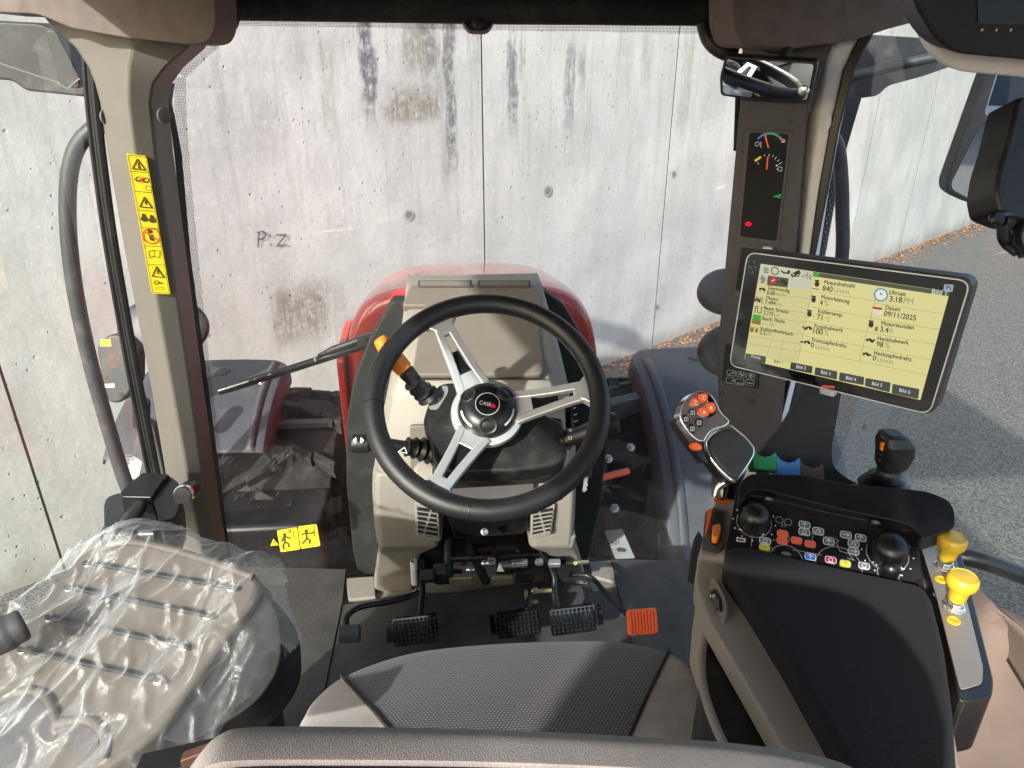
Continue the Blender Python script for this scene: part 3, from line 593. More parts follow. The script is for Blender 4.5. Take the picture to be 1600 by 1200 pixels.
m = MB('seal_rubber'); m.loft([[at(b, v, Y=1.495), at(b + w_, v, Y=1.485), at(b + w_, v, Y=1.56), at(b, v, Y=1.56)] for (v, a, b), w_ in zip(Rs, (20, 20, 20, 19, 16, 16, 10, 9, 7, 6, 6))]); build('door_seal', m, T, bevel=.004, label='black rubber seal along the right front pillar')
build('cover_cap', MB('pillar_pale').lathe(Fr(at(1291, 192, Y=1.498), (.6, -.7, 0), (0, 0, 1)), [(.018, -.003), (.018, .0003), (.016, .0008), (.006, .001)], 24, sx=.5), T)
# outside: roof visors, grab rails, exhaust guard, lamps
def slab(pts, D, th, mt, r=10, name='x', parent=T, bevel=.01, **kw):
    g = facing(pts[0][0], pts[0][1], D, 92 if pts[0][1] < 200 else 78); return build(name, MB(mt).prism(g, rpoly(g.pp(pts), r * D / FPX, 4), -th, 0), parent, bevel=bevel, **kw)
slab([(-120, 10), (-60, 30), (60, 36), (92, 48), (136, 120), (136, 152), (40, 142), (18, 126), (-120, 118)], 2.05, .10, 'visor_grey', 8, 'roof_visor', label='left grey roof corner outside the cab')
m = MB('black_plastic'); g = facing(75, 50, 1.93, 92); m.prism(g, rpoly(g.pp([(76, 48), (92, 47), (130, 120), (128, 138), (100, 134)]), .008), -.02, .02); m.use('pillar_grey').line(g, [g.px(-20, 92), g.px(40, 112), g.px(96, 130)], .004, .003).line(g, [g.px(96, 130), g.px(112, 137), g.px(130, 122)], .004, .023); build('visor_hinge', m, T, bevel=.004)
slab([(1330, 52), (1455, 60), (1478, 76), (1504, 98), (1440, 120), (1388, 134), (1372, 150), (1318, 157)], 2.05, .10, 'visor_grey', 8, 'roof_visor', label='right grey roof corner outside the cab')
slab([(1318, 150), (1348, 150), (1322, 238), (1300, 236)], 2.12, .06, 'visor_grey', 3, 'visor_post')
m = MB('rail_grey').tube(catmull([at(u, v, Y=1.86) for u, v in ((172, 190), (140, 206), (116, 240), (106, 300), (109, 390), (124, 490), (150, 600), (188, 730), (205, 775))], 8), .0195, 14); build('grab_rail', m, T, label='left grab rail, bent grey tube outside the door')
m = MB('rail_grey').tube(catmull([at(u, v, Y=1.72) for u, v in ((1290, 208), (1306, 222), (1313, 258), (1316, 330), (1314, 420), (1288, 620), (1280, 700))], 8), .0165, 14); build('grab_rail', m, T, label='right grab rail, bent grey tube outside the cab')
pc = at(1276, 300, 2.35); m = MB('perforated').grid(lambda a, b: (pc.x + .062 * math.cos(6.2832 * a), pc.y + .062 * math.sin(6.2832 * a), -.9 + 2.05 * b), 28, 8, uv=lambda a, b: (a * 26, b * 140)); m.use('dark_metal').lathe(Fr((pc.x, pc.y, -.9), (1, 0, 0), (0, 1, 0)), [(.03, 0), (.03, 2.0)], 20)
build('exhaust_guard', m, T, label='black exhaust pipe in a perforated heat guard')
def lamp(name, c, D, rx, ry, mt='rail_grey', roll=0, depth=.07, **kw):
    g = facing(c[0], c[1], D, 66, roll); k = D / FPX; return build(name, MB(mt).lathe(g, [(.05, -depth), (.6, -depth * .85), (.92, -depth * .4), (1, 0), (.96, depth * .25), (.8, depth * .45), (.4, depth * .55), (.02, depth * .56)], 32, sx=rx * k, sy=ry * k), T, **kw)
lamp('work_lamp', (256, 512), 2.5, 70, 48, label='round dark lamp behind the left pillar'); lamp('work_lamp', (1136, 456), 2.3, 48, 37, label='round dark lamp beside the instrument post'); lamp('work_lamp', (1142, 549), 2.2, 54, 42, 'black_plastic', label='angular dark lamp under the round one')
BL = slab([(150, 541), (170, 522), (195, 524), (216, 545), (216, 598), (188, 631), (168, 629), (160, 600)], 2.25, .06, 'rail_grey', 9, 'marker_lamp', label='left marker lamp on its bracket')
g = facing(150, 541, 2.25, 78); m = MB('sticker_yellow').fill(g, g.pp([(157, 541), (157, 531), (173, 530), (174, 541)])); m.use('label_white').fill(g, g.pp([(158, 606), (158, 600), (179, 599), (179, 606)])); m.use('black_gloss')
for p in ((175, 559), (165, 589), (190, 617)): m.disc(g, g.px(*p), .008, .001)
m.use('orange').line(g, g.pp([(154, 590), (160, 615), (167, 629)]), .004, .001); build('lamp_marks', m, BL, flat=True)
m = MB('black_satin')
for k in range(6): m.lathe(facing(222, 632 + k * 6, 2.2, 20), [(.022, 0), (.026, .003), (.026, .006), (.022, .009)], 18)
build('ribbed_cap', m, T)
FB = slab([(218, 655), (240, 664), (258, 745), (250, 800), (196, 800), (199, 735)], 2.25, .05, 'fender_grey', 8, 'side_cover')
g = facing(218, 655, 2.25, 78); m = MB('label_white').fill(g, g.pp([(198, 746), (203, 716), (210, 712), (222, 722), (216, 750)])); m.use('sticker_line').text(g, 'CNH', g.px(200, 726), g.px(214, 716), .0012, 1.3)
for k in range(5): m.line(g, g.pp([(201, 730 + 4 * k), (218, 724 + 4 * k)]), .0012, .0012)
build('paper_label', m, FB, flat=True)
# black cover box low outside the windscreen, with its stickers
BX = MB('black_satin'); z1 = -.10; A0 = at(350, 765, Z=z1); A1 = at(520, 765, Z=z1); xs0, xs1 = A0.x - .35, A1.x; y1 = A0.y; y0 = at(440, 822, Z=z1).y
fb = Fr((0, 0, 0), (1, 0, 0), (0, 1, 0)); BX.prism(fb, rpoly([(xs0, y0), (xs1, y0), (xs1, y1), (xs0, y1)], .04, 5), -.42, z1, .985)
BOX = build('cover_box', BX, T, bevel=.022, seg=4, label='black plastic cover box low outside the windscreen')
gf = Fr((xs0, y0 - .0002, -.42), (1, 0, 0), (0, .02, 1)); m = MB('black_gloss')
for k in range(22): u = 362 + k * 3.4; m.line(gf, [gf.px(u, 838), gf.px(u - .5, 854)], .003, .004)
m.line(gf, [gf.px(350, 858), gf.px(430, 858)], .004, .004); build('vent_grille', m, BOX, flat=True)
zb = lambda x, y: (320 + x / 3.333, 540 + y / 3.333)
gs = Fr(at(*zb(390, 1070), Y=y0 - .006), (1, 0, 0), (0, .05, 1))
m = MB('sticker_yellow')
for q in (((376, 962), (480, 945), (496, 1060), (395, 1075)), ((485, 942), (582, 928), (602, 1042), (500, 1058))): m.fill(gs, rpoly(gs.pp([zb(*p) for p in q]), .006), .001)
m.fill(gs, gs.pp([zb(*p) for p in ((342, 1042), (385, 1038), (358, 1004))]), .001)
m.use('sticker_line')
def man(fr, f, pts, wd, head, hr): m.disc(fr, fr.px(*f(*head)), hr, .0022); [m.line(fr, [fr.px(*f(*p)) for p in q], wd, .002) for q in pts]
man(gs, zb, (((415, 990), (418, 1022)), ((417, 992), (446, 1002)), ((418, 1022), (408, 1040), (412, 1058)), ((418, 1022), (436, 1030), (440, 1048)), ((412, 995), (402, 1018))), .006, (416, 982), .006)
man(gs, zb, (((528, 972), (532, 1002)), ((530, 975), (560, 975), (568, 968)), ((532, 1002), (518, 1020), (508, 1030)), ((532, 1002), (548, 1012), (546, 1028)), ((526, 975), (506, 982))), .006, (528, 963), .006)
m.line(gs, [gs.px(*zb(462, 965)), gs.px(*zb(466, 1008))], .0025, .002).line(gs, [gs.px(*zb(568, 932)), gs.px(*zb(572, 992))], .0025, .002).line(gs, [gs.px(*zb(362, 1016)), gs.px(*zb(364, 1028))], .003, .002)
m.use('sticker_red').line(gs, [gs.px(*zb(433, 958)), gs.px(*zb(450, 972))], .003, .002).line(gs, [gs.px(*zb(449, 955)), gs.px(*zb(436, 974))], .003, .0025)
build('warning_sticker', m, BOX, flat=True, label='pair of yellow warning stickers with stick figures')
# yellow sticker strip on the left pillar
zs = lambda x, y: (180 + x / 5, 230 + y / 5)
gp = fr3(at(*zs(285, 1145), Y=1.50), at(*zs(430, 1150), Y=1.514), at(*zs(90, 50), Y=1.50)); gp = gp.off(.012); L = lambda *ps: [gp.px(*zs(*p)) for p in ps]
m = MB('sticker_yellow').prism(gp, rpoly(L((88, 50), (245, 72), (432, 1150), (285, 1142)), .004), -.0116, .0)
m.use('sticker_line')
edge = lambda t: (88 + (285 - 88) * t, 50 + (1142 - 50) * t); edr = lambda t: (245 + (432 - 245) * t, 72 + (1150 - 72) * t)
for t in (.12, .265, .40, .525, .655, .79): a, b = edge(t), edr(t); m.line(gp, L((a[0] + 10, a[1] + 4), (b[0] - 10, b[1] - 4)), .0009, .001)
m.line(gp, L((98, 60), (238, 78), (420, 1140), (292, 1132)), .0008, .001, True)
for (x, y, w_) in ((185, 135, 50), (240, 432, 48), (335, 975, 46)):
    m.line(gp, L((x - w_, y + 32), (x - 12, y - 42), (x + w_, y + 42)), .0022, .0012, True); m.line(gp, L((x - 5, y - 15), (x - 1, y + 14)), .0026, .0012)
m.disc(gp, gp.px(*zs(187, 158)), .0022, .0012)
for x, y in ((180, 250), (240, 258)): m.ring(gp, gp.px(*zs(x, y)), .0045, .0016)
m.line(gp, L((150, 250), (205, 262), (258, 272)), .0018).line(gp, L((240, 300), (285, 308), (285, 338), (238, 332)), .0008, .0009, True)
for x, y in ((226, 558), (288, 568)): m.disc(gp, gp.px(*zs(x, y)), .006, .0011); m.disc(gp, gp.px(*zs(x - 6, y - 28)), .0032, .0012); m.line(gp, L((x - 28, y + 2), (x + 26, y + 14)), .002, .0013)
m.line(gp, L((262, 812), (268, 862), (300, 852), (345, 862), (350, 812), (302, 805)), .0012, .001, True).line(gp, L((302, 805), (304, 850)), .001)
m.disc(gp, gp.px(*zs(272, 658)), .0042, .001); m.fill(gp, L((262, 690), (292, 680), (305, 735), (270, 725)), .001)
m.ring(gp, gp.px(*zs(322, 1057)), .004, .0014).line(gp, L((335, 1057), (370, 1062)), .003).line(gp, L((322, 1090), (375, 1096), (378, 1112), (316, 1106)), .0007, .0009, True)
m.use('sticker_red').ring(gp, gp.px(*zs(282, 693)), .0155, .002, .0016).line(gp, L((240, 665), (322, 722)), .002, .0016).line(gp, L((196, 238), (222, 272)), .0022, .0016).line(gp, L((222, 238), (196, 270)), .0022, .0018)
build('warning_sticker', m, LP, flat=True, label='long yellow strip of seven warning pictograms')
# floor and lower trim
m = MB('beige').prism(fb, [(-.76, -.5), (.76, -.5), (.76, 1.50), (.45, 1.60), (-.45, 1.62), (-.76, 1.56)], -.06, -.02); fl = build('floor', m, T, bevel=.01, label='beige cab floor')
m = MB('floor_mat'); P2 = lambda *ps: [tuple(at(u, v, Z=0.0)[:2]) for u, v in ps]
m.prism(fb, P2((335, 884), (541, 890), (535, 943), (565, 950)) [:3] + [(-.40, .2), (-.76, .2), (-.76, 1.5)], -.012, .002)
m.prism(fb, P2((535, 944), (640, 925), (700, 925), (860, 905), (925, 918), (1015, 935)) + [(.5, .2), (-.398, .2)], -.014, -.002)
m.prism(fb, P2((955, 876), (1082, 878))[:2] + [(.76, 1.45), (.76, .2), (.30, .2)] + P2((966, 925)), -.008, .006)
build('floor_mat', m, fl, bevel=.002, seg=2, label='dark grey ribbed cardboard mats')
for q in (((540, 908), (585, 905), (588, 938), (545, 942)), ((918, 882), (958, 880), (962, 915), (925, 905))):
    P = [at(u, v, Z=-.015) for u, v in q]; m = MB('beige').loft([[p for p in P], [p + Vec((0, 0, .012)) for p in P]]); build('floor_recess', m, fl, bevel=.004)
# rear body so the cab encloses the seats: rear wall low, back pillars, rear fender
m = MB('taupe_dark').abox(-.8, .8, -.62, -.55, -.05, .55); build('rear_panel', m, T, bevel=.02)
for sx in (-1, 1): build('rear_pillar', MB('taupe_dark').abox(sx * .79 - .035, sx * .79 + .035, -.62, -.52, -.05, 1.5), T, bevel=.02)
E4 = catmull([at(1478, 880, Z=.56), at(1506, 908, Z=.60), at(1532, 938, Z=.62), at(1572, 962, Z=.63), at(1640, 985, Z=.62), at(1760, 1010, Z=.60)], 5)
m = MB('side_trim').loft([[Vec((p.x, p.y, -.02)), p + Vec((0, .012, -.03)), p, p + Vec((0, -.012, .008))] + [Vec((p.x * (1 - q) + (.47 + .45 * i / (len(E4) - 1)) * q, p.y * (1 - q) - .35 * q, p.z + .012 + .05 * math.sin(q * 3.1) * math.sin(i / (len(E4) - 1) * 3.1) - .10 * q)) for q in [k / 9 for k in range(1, 10)]] for i, p in enumerate(E4)], False, False)
build('side_trim', m, T, solid=.01, label='brown moulded trim right of the armrest', sharp=80)
for sx in (1,):
    rings = []
    for k in range(17):
        a = R(180 * k / 16); rings.append([Vec((sx * x, -.75 + .98 * math.cos(a), -.45 + .98 * math.sin(a))) for x in (1.0, 1.02, 1.3, 1.6)])
    build('rear_fender', MB('red_paint').loft(rings, False, False), T, solid=.015, label='%s red rear fender' % ('left' if sx < 0 else 'right'))
m = MB('black_satin').tube(catmull([at(1490, 868, Y=.98), at(1540, 878, Y=.96), at(1640, 915, Y=.93)], 6), .016, 12); m.tube([at(1545, 966, Y=.84), at(1660, 985, Y=.82)], .012, 10); build('window_frame_rail', m, T, label='black lower frame rail of the right window')
# paper pouch at the foot of the right fender
gq = facing(960, 850, 2.05, 60); m = MB('grey_print').fill(gq, gq.pp([(944, 830), (972, 826), (992, 872), (962, 874)]), 0); m.use('sticker_line').text(gq, 'CNH', gq.px(952, 854), gq.px(968, 850), .001, 1.3)
for k in range(4): m.line(gq, gq.pp([(955, 858 + 3 * k), (968, 856 + 3 * k)]), .001)
pp_ = build('document_pouch', m, T, flat=True, solid=.001)
# ============================================================ dashboard column
DB = empty('dashboard', (0, 1.55, 0), 'beige steering column housing with lids and air vents standing on the cab floor', 'dashboard')
# main shell: sections of (left px, right px, v, Y)
def shell(secs, name):
    rings = []
    for l, r_, v, y in secs:
        A = at(l, v, Y=y); B = at(r_, v, Y=y); w_ = B.x - A.x; c = (A + B) / 2
        rr = [(-.5, .10), (-.5, .03), (-.46, .0), (-.3, -.006), (0, -.010), (.3, -.006), (.46, .0), (.5, .03), (.5, .10)]
        if w_ < .16: rr = [(-.5, .06), (-.5, .02), (-.42, .0), (-.2, -.002), (0, -.003), (.2, -.002), (.42, .0), (.5, .02), (.5, .06)]
        rings.append([Vec((c.x + w_ * a, y + d, c.z)) for a, d in rr] + [Vec((c.x + w_ * .5, 1.74 if w_ > .16 else 1.50, c.z)), Vec((c.x - w_ * .5, 1.74 if w_ > .16 else 1.50, c.z))])
    return build(name, MB('beige').loft(rings), DB, bevel=.008, sharp=50)
shell([(637, 843, 443, 1.66), (633, 848, 450, 1.63), (628, 862, 500, 1.53), (618, 878, 560, 1.44), (602, 892, 620, 1.39), (586, 902, 700, 1.36), (581, 903, 742, 1.348)], 'column_shell')
shell([(581, 690, 738, 1.346), (580, 692, 770, 1.343), (583, 693, 820, 1.35), (588, 690, 855, 1.37)], 'vent_pod'); shell([(828, 903, 738, 1.346), (827, 902, 770, 1.343), (826, 900, 820, 1.35), (828, 897, 855, 1.37)], 'vent_pod')
# legs down to the floor
for side, (a0, b0, a1, b1) in ((-1, (590, 688, 584, 646)), (1, (826, 902, 860, 916))):
    rings = []
    for v, l, r_, y in ((838, a0, b0, 1.365), (856, a0 + 1, b0 - 4, 1.375), (866, a0, (b0 if side < 0 else 0) - 30 if side < 0 else b0, 1.46), (905, a1, b1, 1.54), (940, a1, b1, 1.58)):
        if side > 0 and v >= 866: l, r_ = (856, 903) if v == 866 else (a1, b1)
        A = at(l, v, Y=y); B = at(r_, v, Y=y); rings.append([A, B, Vec((B.x, 1.74, B.z)), Vec((A.x, 1.74, A.z))])
    build('column_leg', MB('beige').loft(rings), DB, bevel=.010, sharp=20)
# lid of the storage box and its upper bar
gl = fr3(at(650, 588, Y=1.395), at(850, 588, Y=1.395), at(655, 478, Y=1.565))
m = MB('taupe').prism(gl, rpoly(gl.pp([(643, 590), (662, 478), (840, 478), (850, 590)]), [.02, .014, .014, .02]), -.012, .010); build('lid', m, DB, bevel=.005)
m = MB('deep_black').line(gl, gl.pp([(640, 593), (852, 593)]), .003, .004); m.use('taupe'); build('lid_gap', m, DB, flat=True)
m = MB('taupe').prism(gl, rpoly(gl.pp([(628, 480), (640, 447), (838, 447), (850, 480)]), .01), -.02, .006); lb = build('top_bar', m, DB, bevel=.006)
for a, b in ((653, 738), (746, 829)):
    m = MB('taupe_dark').prism(gl, rpoly(gl.pp([(a, 453), (b, 453), (b, 442), (a, 442)]), .004), .006, .010); m.use('taupe').prism(gl, rpoly(gl.pp([(a + 4, 451), (b - 4, 451), (b - 4, 444), (a + 4, 444)]), .003), .0095, .0125); build('latch', m, lb, bevel=.0015)
# lower dark box between the legs
gq5 = facing(760, 770, 1.56, 88); m = MB('taupe_dark').prism(gq5, rpoly(gq5.pp([(684, 742), (836, 742), (834, 796), (688, 796)]), .006), -.08, 0); build('knee_cover', m, DB, bevel=.008)
gk = facing(768, 812, 1.60, 70); m = MB('black_gloss').prism(gk, rpoly(gk.pp([(692, 794), (828, 794), (820, 834), (712, 842)]), .008), -.03, 0); kc = build('lower_cover', m, DB, bevel=.004)
build('bolt', MB('zinc').lathe(facing(757, 831, 1.53, 50), [(.008, -.004), (.008, .004), (.004, .006), (.004, .003)], 12), kc)
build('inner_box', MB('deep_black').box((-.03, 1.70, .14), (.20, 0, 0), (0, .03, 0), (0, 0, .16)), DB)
# side plates outside of the column
for pts, sx in (([(612, 470), (575, 535), (552, 595), (541, 660), (541, 760), (551, 860), (566, 925), (660, 925), (660, 470)], -1), ([(846, 452), (880, 475), (918, 540), (946, 610), (950, 690), (938, 790), (912, 905), (800, 905), (800, 452)], 1)):
    f = Fr(at(750, 700, Y=1.665), (1, 0, 0), (0, 0, 1)); build('side_plate', MB('dash_dark').prism(f, rpoly(f.pp(pts), .01), -.05, 0), DB, bevel=.006, label='%s dark plate beside the column' % ('left' if sx < 0 else 'right'))
# ridges on the left edge
m = MB('beige')
for k in range(7): m.lathe(Fr(at(588 + k * .8, 742 + k * 11, Y=1.356), (1, 0, 0), (0, 0, 1)), [(.0, .005), (.005, .004), (.008, 0), (.008, -.02)], 10, sx=.9, sy=1.)
build('finger_ridges', m, DB)
# air vents
def vent(q, name='air_vent'):
    g = fr3(at(*q[3], Y=1.350), at(*q[2], Y=1.350), at(*q[0], Y=1.346)); g = g.off(.012); P = g.pp(q)
    root = build(name, MB('beige').prism(g, rpoly(P, .006), -.03, .004), DB, bevel=.004)
    c = Vec((sum(p[0] for p in P) / 4, sum(p[1] for p in P) / 4)); I = [tuple(c + (Vec(p) - c) * .80) for p in P]
    build('shaft', MB('deep_black').prism(g, rpoly(I, .003), .003, .0052), root); sl = MB('beige')
    for k in range(6):
        t = (k + .6) / 6.2; a = Vec(I[0]).lerp(Vec(I[3]), t); b = Vec(I[1]).lerp(Vec(I[2]), t)
        A = g.p(*a, .008); B = g.p(*b, .008); mid = (A + B) / 2; sl.box(mid, (B - A) * .5, (g.y * .003 + g.n * .006), (g.y * .0012 - g.n * .0005))
    sl.prism(g, [(c.x - .003, I[3][1]), (c.x + .003, I[3][1]), (c.x + .002, I[0][1]), (c.x - .002, I[0][1])], .0055, .0075)
    build('slats', sl, root, bevel=.0007, seg=2)
vent([(648, 784), (685, 789), (688, 845), (650, 838)]); vent([(830, 792), (868, 786), (861, 834), (828, 842)])
# round pod left (small beige dial) and surround under the left stalk
m = MB('beige').lathe(facing(664, 738, 1.34, 50), [(.022, -.01), (.022, .0), (.018, .003), (.006, .003)], 20); m.box(at(664, 738, 1.332), (.014, 0, 0), (0, .0015, .002), (0, .004, .004)); build('dial', m, DB)
g = Fr(at(660, 690, Y=1.352), (1, 0, 0), (0, .0, 1)); m = MB('taupe').prism(g, rpoly(g.pp([(640, 662), (700, 660), (700, 752), (642, 755)]), .008), 0, .012); build('bezel', m, DB, bevel=.004)
# switch strip at right, ignition and key
g = fr3(at(893, 690, Y=1.365), at(902, 690, Y=1.40), at(884, 590, Y=1.42)); m = MB('black_gloss').box(at(890, 650, 1.50), g.x * .012, g.y * .04, g.n * .006); m.use('white_print')
for k in range(5): m.line(g, g.pp([(886 + k * 1.5, 630 + k * 10), (893 + k * 1.5, 627 + k * 10)]), .0015, .008)
build('switch_strip', m, DB)
g = facing(852, 745, 1.46, 55); m = MB('taupe').prism(g, rpoly(g.pp([(832, 735), (870, 733), (872, 752), (836, 755)]), .004), -.01, .004); build('small_lid', m, DB, bevel=.003)
K = empty('ignition_key', at(915, 750, 1.42), 'silver key hanging in the ignition right of the steering column', 'key')
g = facing(915, 750, 1.42, 60, -12); m = MB('zinc').prism(g, [(-.004, .006), (.004, .006), (.004, -.006), (.006, -.01), (.003, -.014), (.006, -.018), (.002, -.024), (-.003, -.024), (-.003, -.012)], 0, .002)
build('blade', m, K); build('head', MB('black_plastic').prism(g, rpoly([(-.011, .006), (.011, .006), (.009, .026), (-.009, .026)], .006), -.003, .005), K, bevel=.002)
# ============================================================ steering wheel
sc_ = at(762, 625, 1.12); n_ = Vec((.0, -math.cos(R(50)), math.sin(R(50)))); gw = Fr(sc_, (1, .0, 0), (0, math.sin(R(50)), math.cos(R(50))))
SW = empty('steering_wheel', gw.p(0, 0, -.03), 'black leather steering wheel with three silver spokes', 'steering wheel')
RR = .1785; rt = .0165
pts = [gw.p(RR * math.cos(6.2832 * k / 96), RR * math.sin(6.2832 * k / 96), 0) for k in range(96)]
rim = build('rim', MB('leather').tube(pts, rt, 20, closed=True), SW)
for a in (62, 180, 302, 5 + 18, 239 + 20):
    a = R(a); c = gw.p(RR * math.cos(a), RR * math.sin(a)); e = gw.x * math.cos(a) + gw.y * math.sin(a); t = gw.n.cross(e)
    build('seam', MB('seal_rubber').tube([c + (e * math.cos(q) + gw.n * math.sin(q)) * (rt + .0002) for q in [6.2832 * k / 20 for k in range(20)]], .0009, 6, closed=True), rim)
m = MB('cord')
for k in range(210):
    a = 6.2832 * k / 210; e = gw.x * math.cos(a) + gw.y * math.sin(a); t = gw.n.cross(e); q = R(158); c = gw.p(0, 0) + e * RR + (e * math.cos(q) + gw.n * math.sin(q)) * (rt + .0004)
    m.box(c, t * .0018 + gw.n * .0007, e * .0005, gw.n * .0004)
build('stitching', m, rim)
hub_h = -.046
m = MB('silver').lathe(gw, [(.03, hub_h - .03), (.055, hub_h - .022), (.060, hub_h - .008), (.0585, hub_h), (.050, hub_h + .003), (.02, hub_h + .003)], 48); build('hub_base', m, SW)
for k, a in enumerate((5, 116, 240)):
    a = R(a); e = gw.x * math.cos(a) + gw.y * math.sin(a); t = gw.n.cross(e); f = Fr(gw.p(0, 0, hub_h), e, t)
    m = MB('silver'); st = [(.044, .0290), (.075, .0240), (.11, .0200), (.14, .0175), (.160, .0165)]
    def rect(x, y, wd, th, h): return [f.p(x, y - wd, h - th), f.p(x, y + wd, h - th), f.p(x, y + wd * .8, h + th), f.p(x, y - wd * .8, h + th)]
    hh = lambda x: .002 + .037 * min(1, max(0, (x - .045) / .11)) ** 1.1
    for sd_ in (-1, 1): m.loft([rect(x, sd_ * (wd - .0065), .0080, .0052, hh(x)) for x, wd in st])
    m.loft([rect(x, 0, wd, .0045, hh(x) - .0007) for x, wd in ((.040, .031), (.058, .0262), (.074, .0232))])
    m.loft([rect(x, 0, wd, .0052, hh(x) - .0004) for x, wd in ((.140, .0165), (.152, .0185), (.158, .025), (.1655, .032), (.1685, .033))])
    sp = build('spoke', m, SW, bevel=.0022, seg=3, sharp=30)
    build('inlay', MB('black_satin').prism(f, [(.070, -.0165), (.118, -.013), (.118, .013), (.074, .0165)], .009, .0125), sp, bevel=.001)
gh = gw.off(hub_h); gh_s = 1.10
dome = [(.0485, 0), (.0485, .006), (.0462, .014), (.0412, .0215), (.033, .0272), (.024, .0297), (.0005, .0303)]
hb = build('hub_knob', MB('black_satin').lathe(gh, dome, 56), SW)
for a in (90 + 18, 90 + 18 + 120, 90 + 18 + 240 + 0):
    pass
for a, r0 in ((33, .034), (147, .034), (270, .033)):
    a = R(a); e = gw.x * math.cos(a) + gw.y * math.sin(a); t = gw.n.cross(e); c = gh.p(r0 * math.cos(a), r0 * math.sin(a), .0225); nn = (gw.n * .80 + e * .6).normalized(); f = Fr(c, t, nn.cross(t))
    build('thumb_button', MB('black_plastic').lathe(f, [(.0150, -.002), (.0150, .0035), (.0135, .0045), (.0090, .0022), (.0005, .0012)], 28), hb)
m = MB('white_print')
for a0, a1 in ((-52, -8), (188, 232), (72, 108)):
    for k in range(10):
        q = [R(a0 + (a1 - a0) * (k + d) / 10) for d in (0, 1)]; P = lambda t, r_, h: gh.p(r_ * math.cos(t), r_ * math.sin(t), h)
        m.poly([P(q[0], .0414, .0224), P(q[0], .0440, .0190), P(q[1], .0440, .0190), P(q[1], .0414, .0224)])
build('light_arc', m, hb, flat=True)
m = MB('black_gloss').lathe(gh, [(.0185, .029), (.0185, .0308), (.0005, .0310)], 36); m.use('silver').ring(gh, (0, 0), .0192, .0014, .0312, 48)
m.use('gauge_white'); hf = gh.off(.0312); m.text(hf, 'CASE', (-.0135, .0002), (.0045, -.0048), .0003, 1.1, bold=.0)
m.use('glow_red').line(hf, [(.0060, -.0062), (.0060, -.0012)], .0018, .0003).line(hf, [(.0088, -.0066), (.0088, -.0014)], .0018, .0003).line(hf, [(.0115, -.0072), (.0115, -.0022)], .0016, .0003).line(hf, [(.0085, -.0042), (.0118, -.0048)], .0014, .0004)  # emblem print is made to glow, though it is no lamp
build('emblem', m, hb, flat=True)
# column cover behind the wheel with its stalk bellows
gc = gw.off(-.086); CC = empty('column_cover', gc.p(0, -.05, -.06), 'black cover behind the steering wheel hub carrying the stalks', 'steering column cover')
m = MB('black_plastic').prism(gc, rpoly(gc.pp([(668, 632), (684, 600), (705, 596), (760, 602), (838, 640), (880, 660), (888, 712), (866, 728), (800, 738), (692, 738), (676, 722), (672, 690), (660, 660)]), .012), -.05, 0); cov = build('shell', m, CC, bevel=.007)
m = MB('black_matte').prism(gc.off(-.05), rpoly(gc.off(-.05).pp([(682, 640), (880, 650), (884, 726), (862, 742), (700, 752), (684, 738)]), .012), -.05, -.004); build('shell_lower', m, CC, bevel=.007)
m = MB('grey_print').fill(gc, rpoly(gc.pp([(694, 602), (700, 604), (700, 614), (684, 640), (672, 641), (669, 634), (680, 611)]), .004), .0006); m.use('sticker_line')
m.line(gc, gc.pp([(678, 619), (681, 621), (690, 618)]), .0018, .001).line(gc, gc.pp([(681, 621), (683, 630), (680, 632)]), .0018, .001).line(gc, gc.pp([(688, 615), (691, 618), (688, 620)]), .0014, .0012)
m.use('gauge_white').line(gc, gc.pp([(692, 605), (695, 605), (695, 609), (692, 609)]), .0008, .001, True).disc(gc, gc.px(672, 636), .0015, .001); build('pictogram_plate', m, cov, flat=True)
def bellows(P, r0, r1, n, parent, name='bellows', flat=1.):
    P = [Vec(p) for p in P]; d = (P[1] - P[0]); f = Fr(P[0], d.cross(Vec((0, .3, 1))), d.cross(d.cross(Vec((0, .3, 1))))); f.n = d.normalized(); f.x = f.n.cross(Vec((0, .5, .86))).normalized(); f.y = f.n.cross(f.x)
    prof = []
    for k in range(n * 2 + 1): t = k / (n * 2); r = r0 + (r1 - r0) * t; prof.append((r * (1 if k % 2 == 0 else .74), d.length * t))
    return build(name, MB('seal_rubber').lathe(f, prof, 28, sy=flat), parent, sharp=70)
def rod(mt, pts, r, n=16): return MB(mt).tube(pts, r, n)
# orange-collared lever, upper left
LV = empty('shuttle_lever', at(665, 618, 1.19), 'black lever with an orange collar sticking up left behind the steering wheel', 'lever')
a0, a1, a2, a3, a4 = at(592, 528, 1.16), at(600, 540, 1.165), at(634, 580, 1.18), at(612, 556, 1.17), at(668, 618, 1.20)
build('handle', rod('black_plastic', [a2, a4 - (a4 - a2) * .3], [.0145, .011]), LV, bevel=.001); build('collar', rod('orange_amber', [a3 - (a3 - a2) * .2, a2 + (a4 - a2) * -.05], [.0165, .0150], 20), LV, bevel=.002); build('tip', rod('orange_amber', [a0, a1 + (a3 - a1) * .6], [.011, .0158], 20), LV, bevel=.005)
bellows((at(644, 598, 1.178), at(668, 618, 1.205)), .0155, .0205, 3, LV)
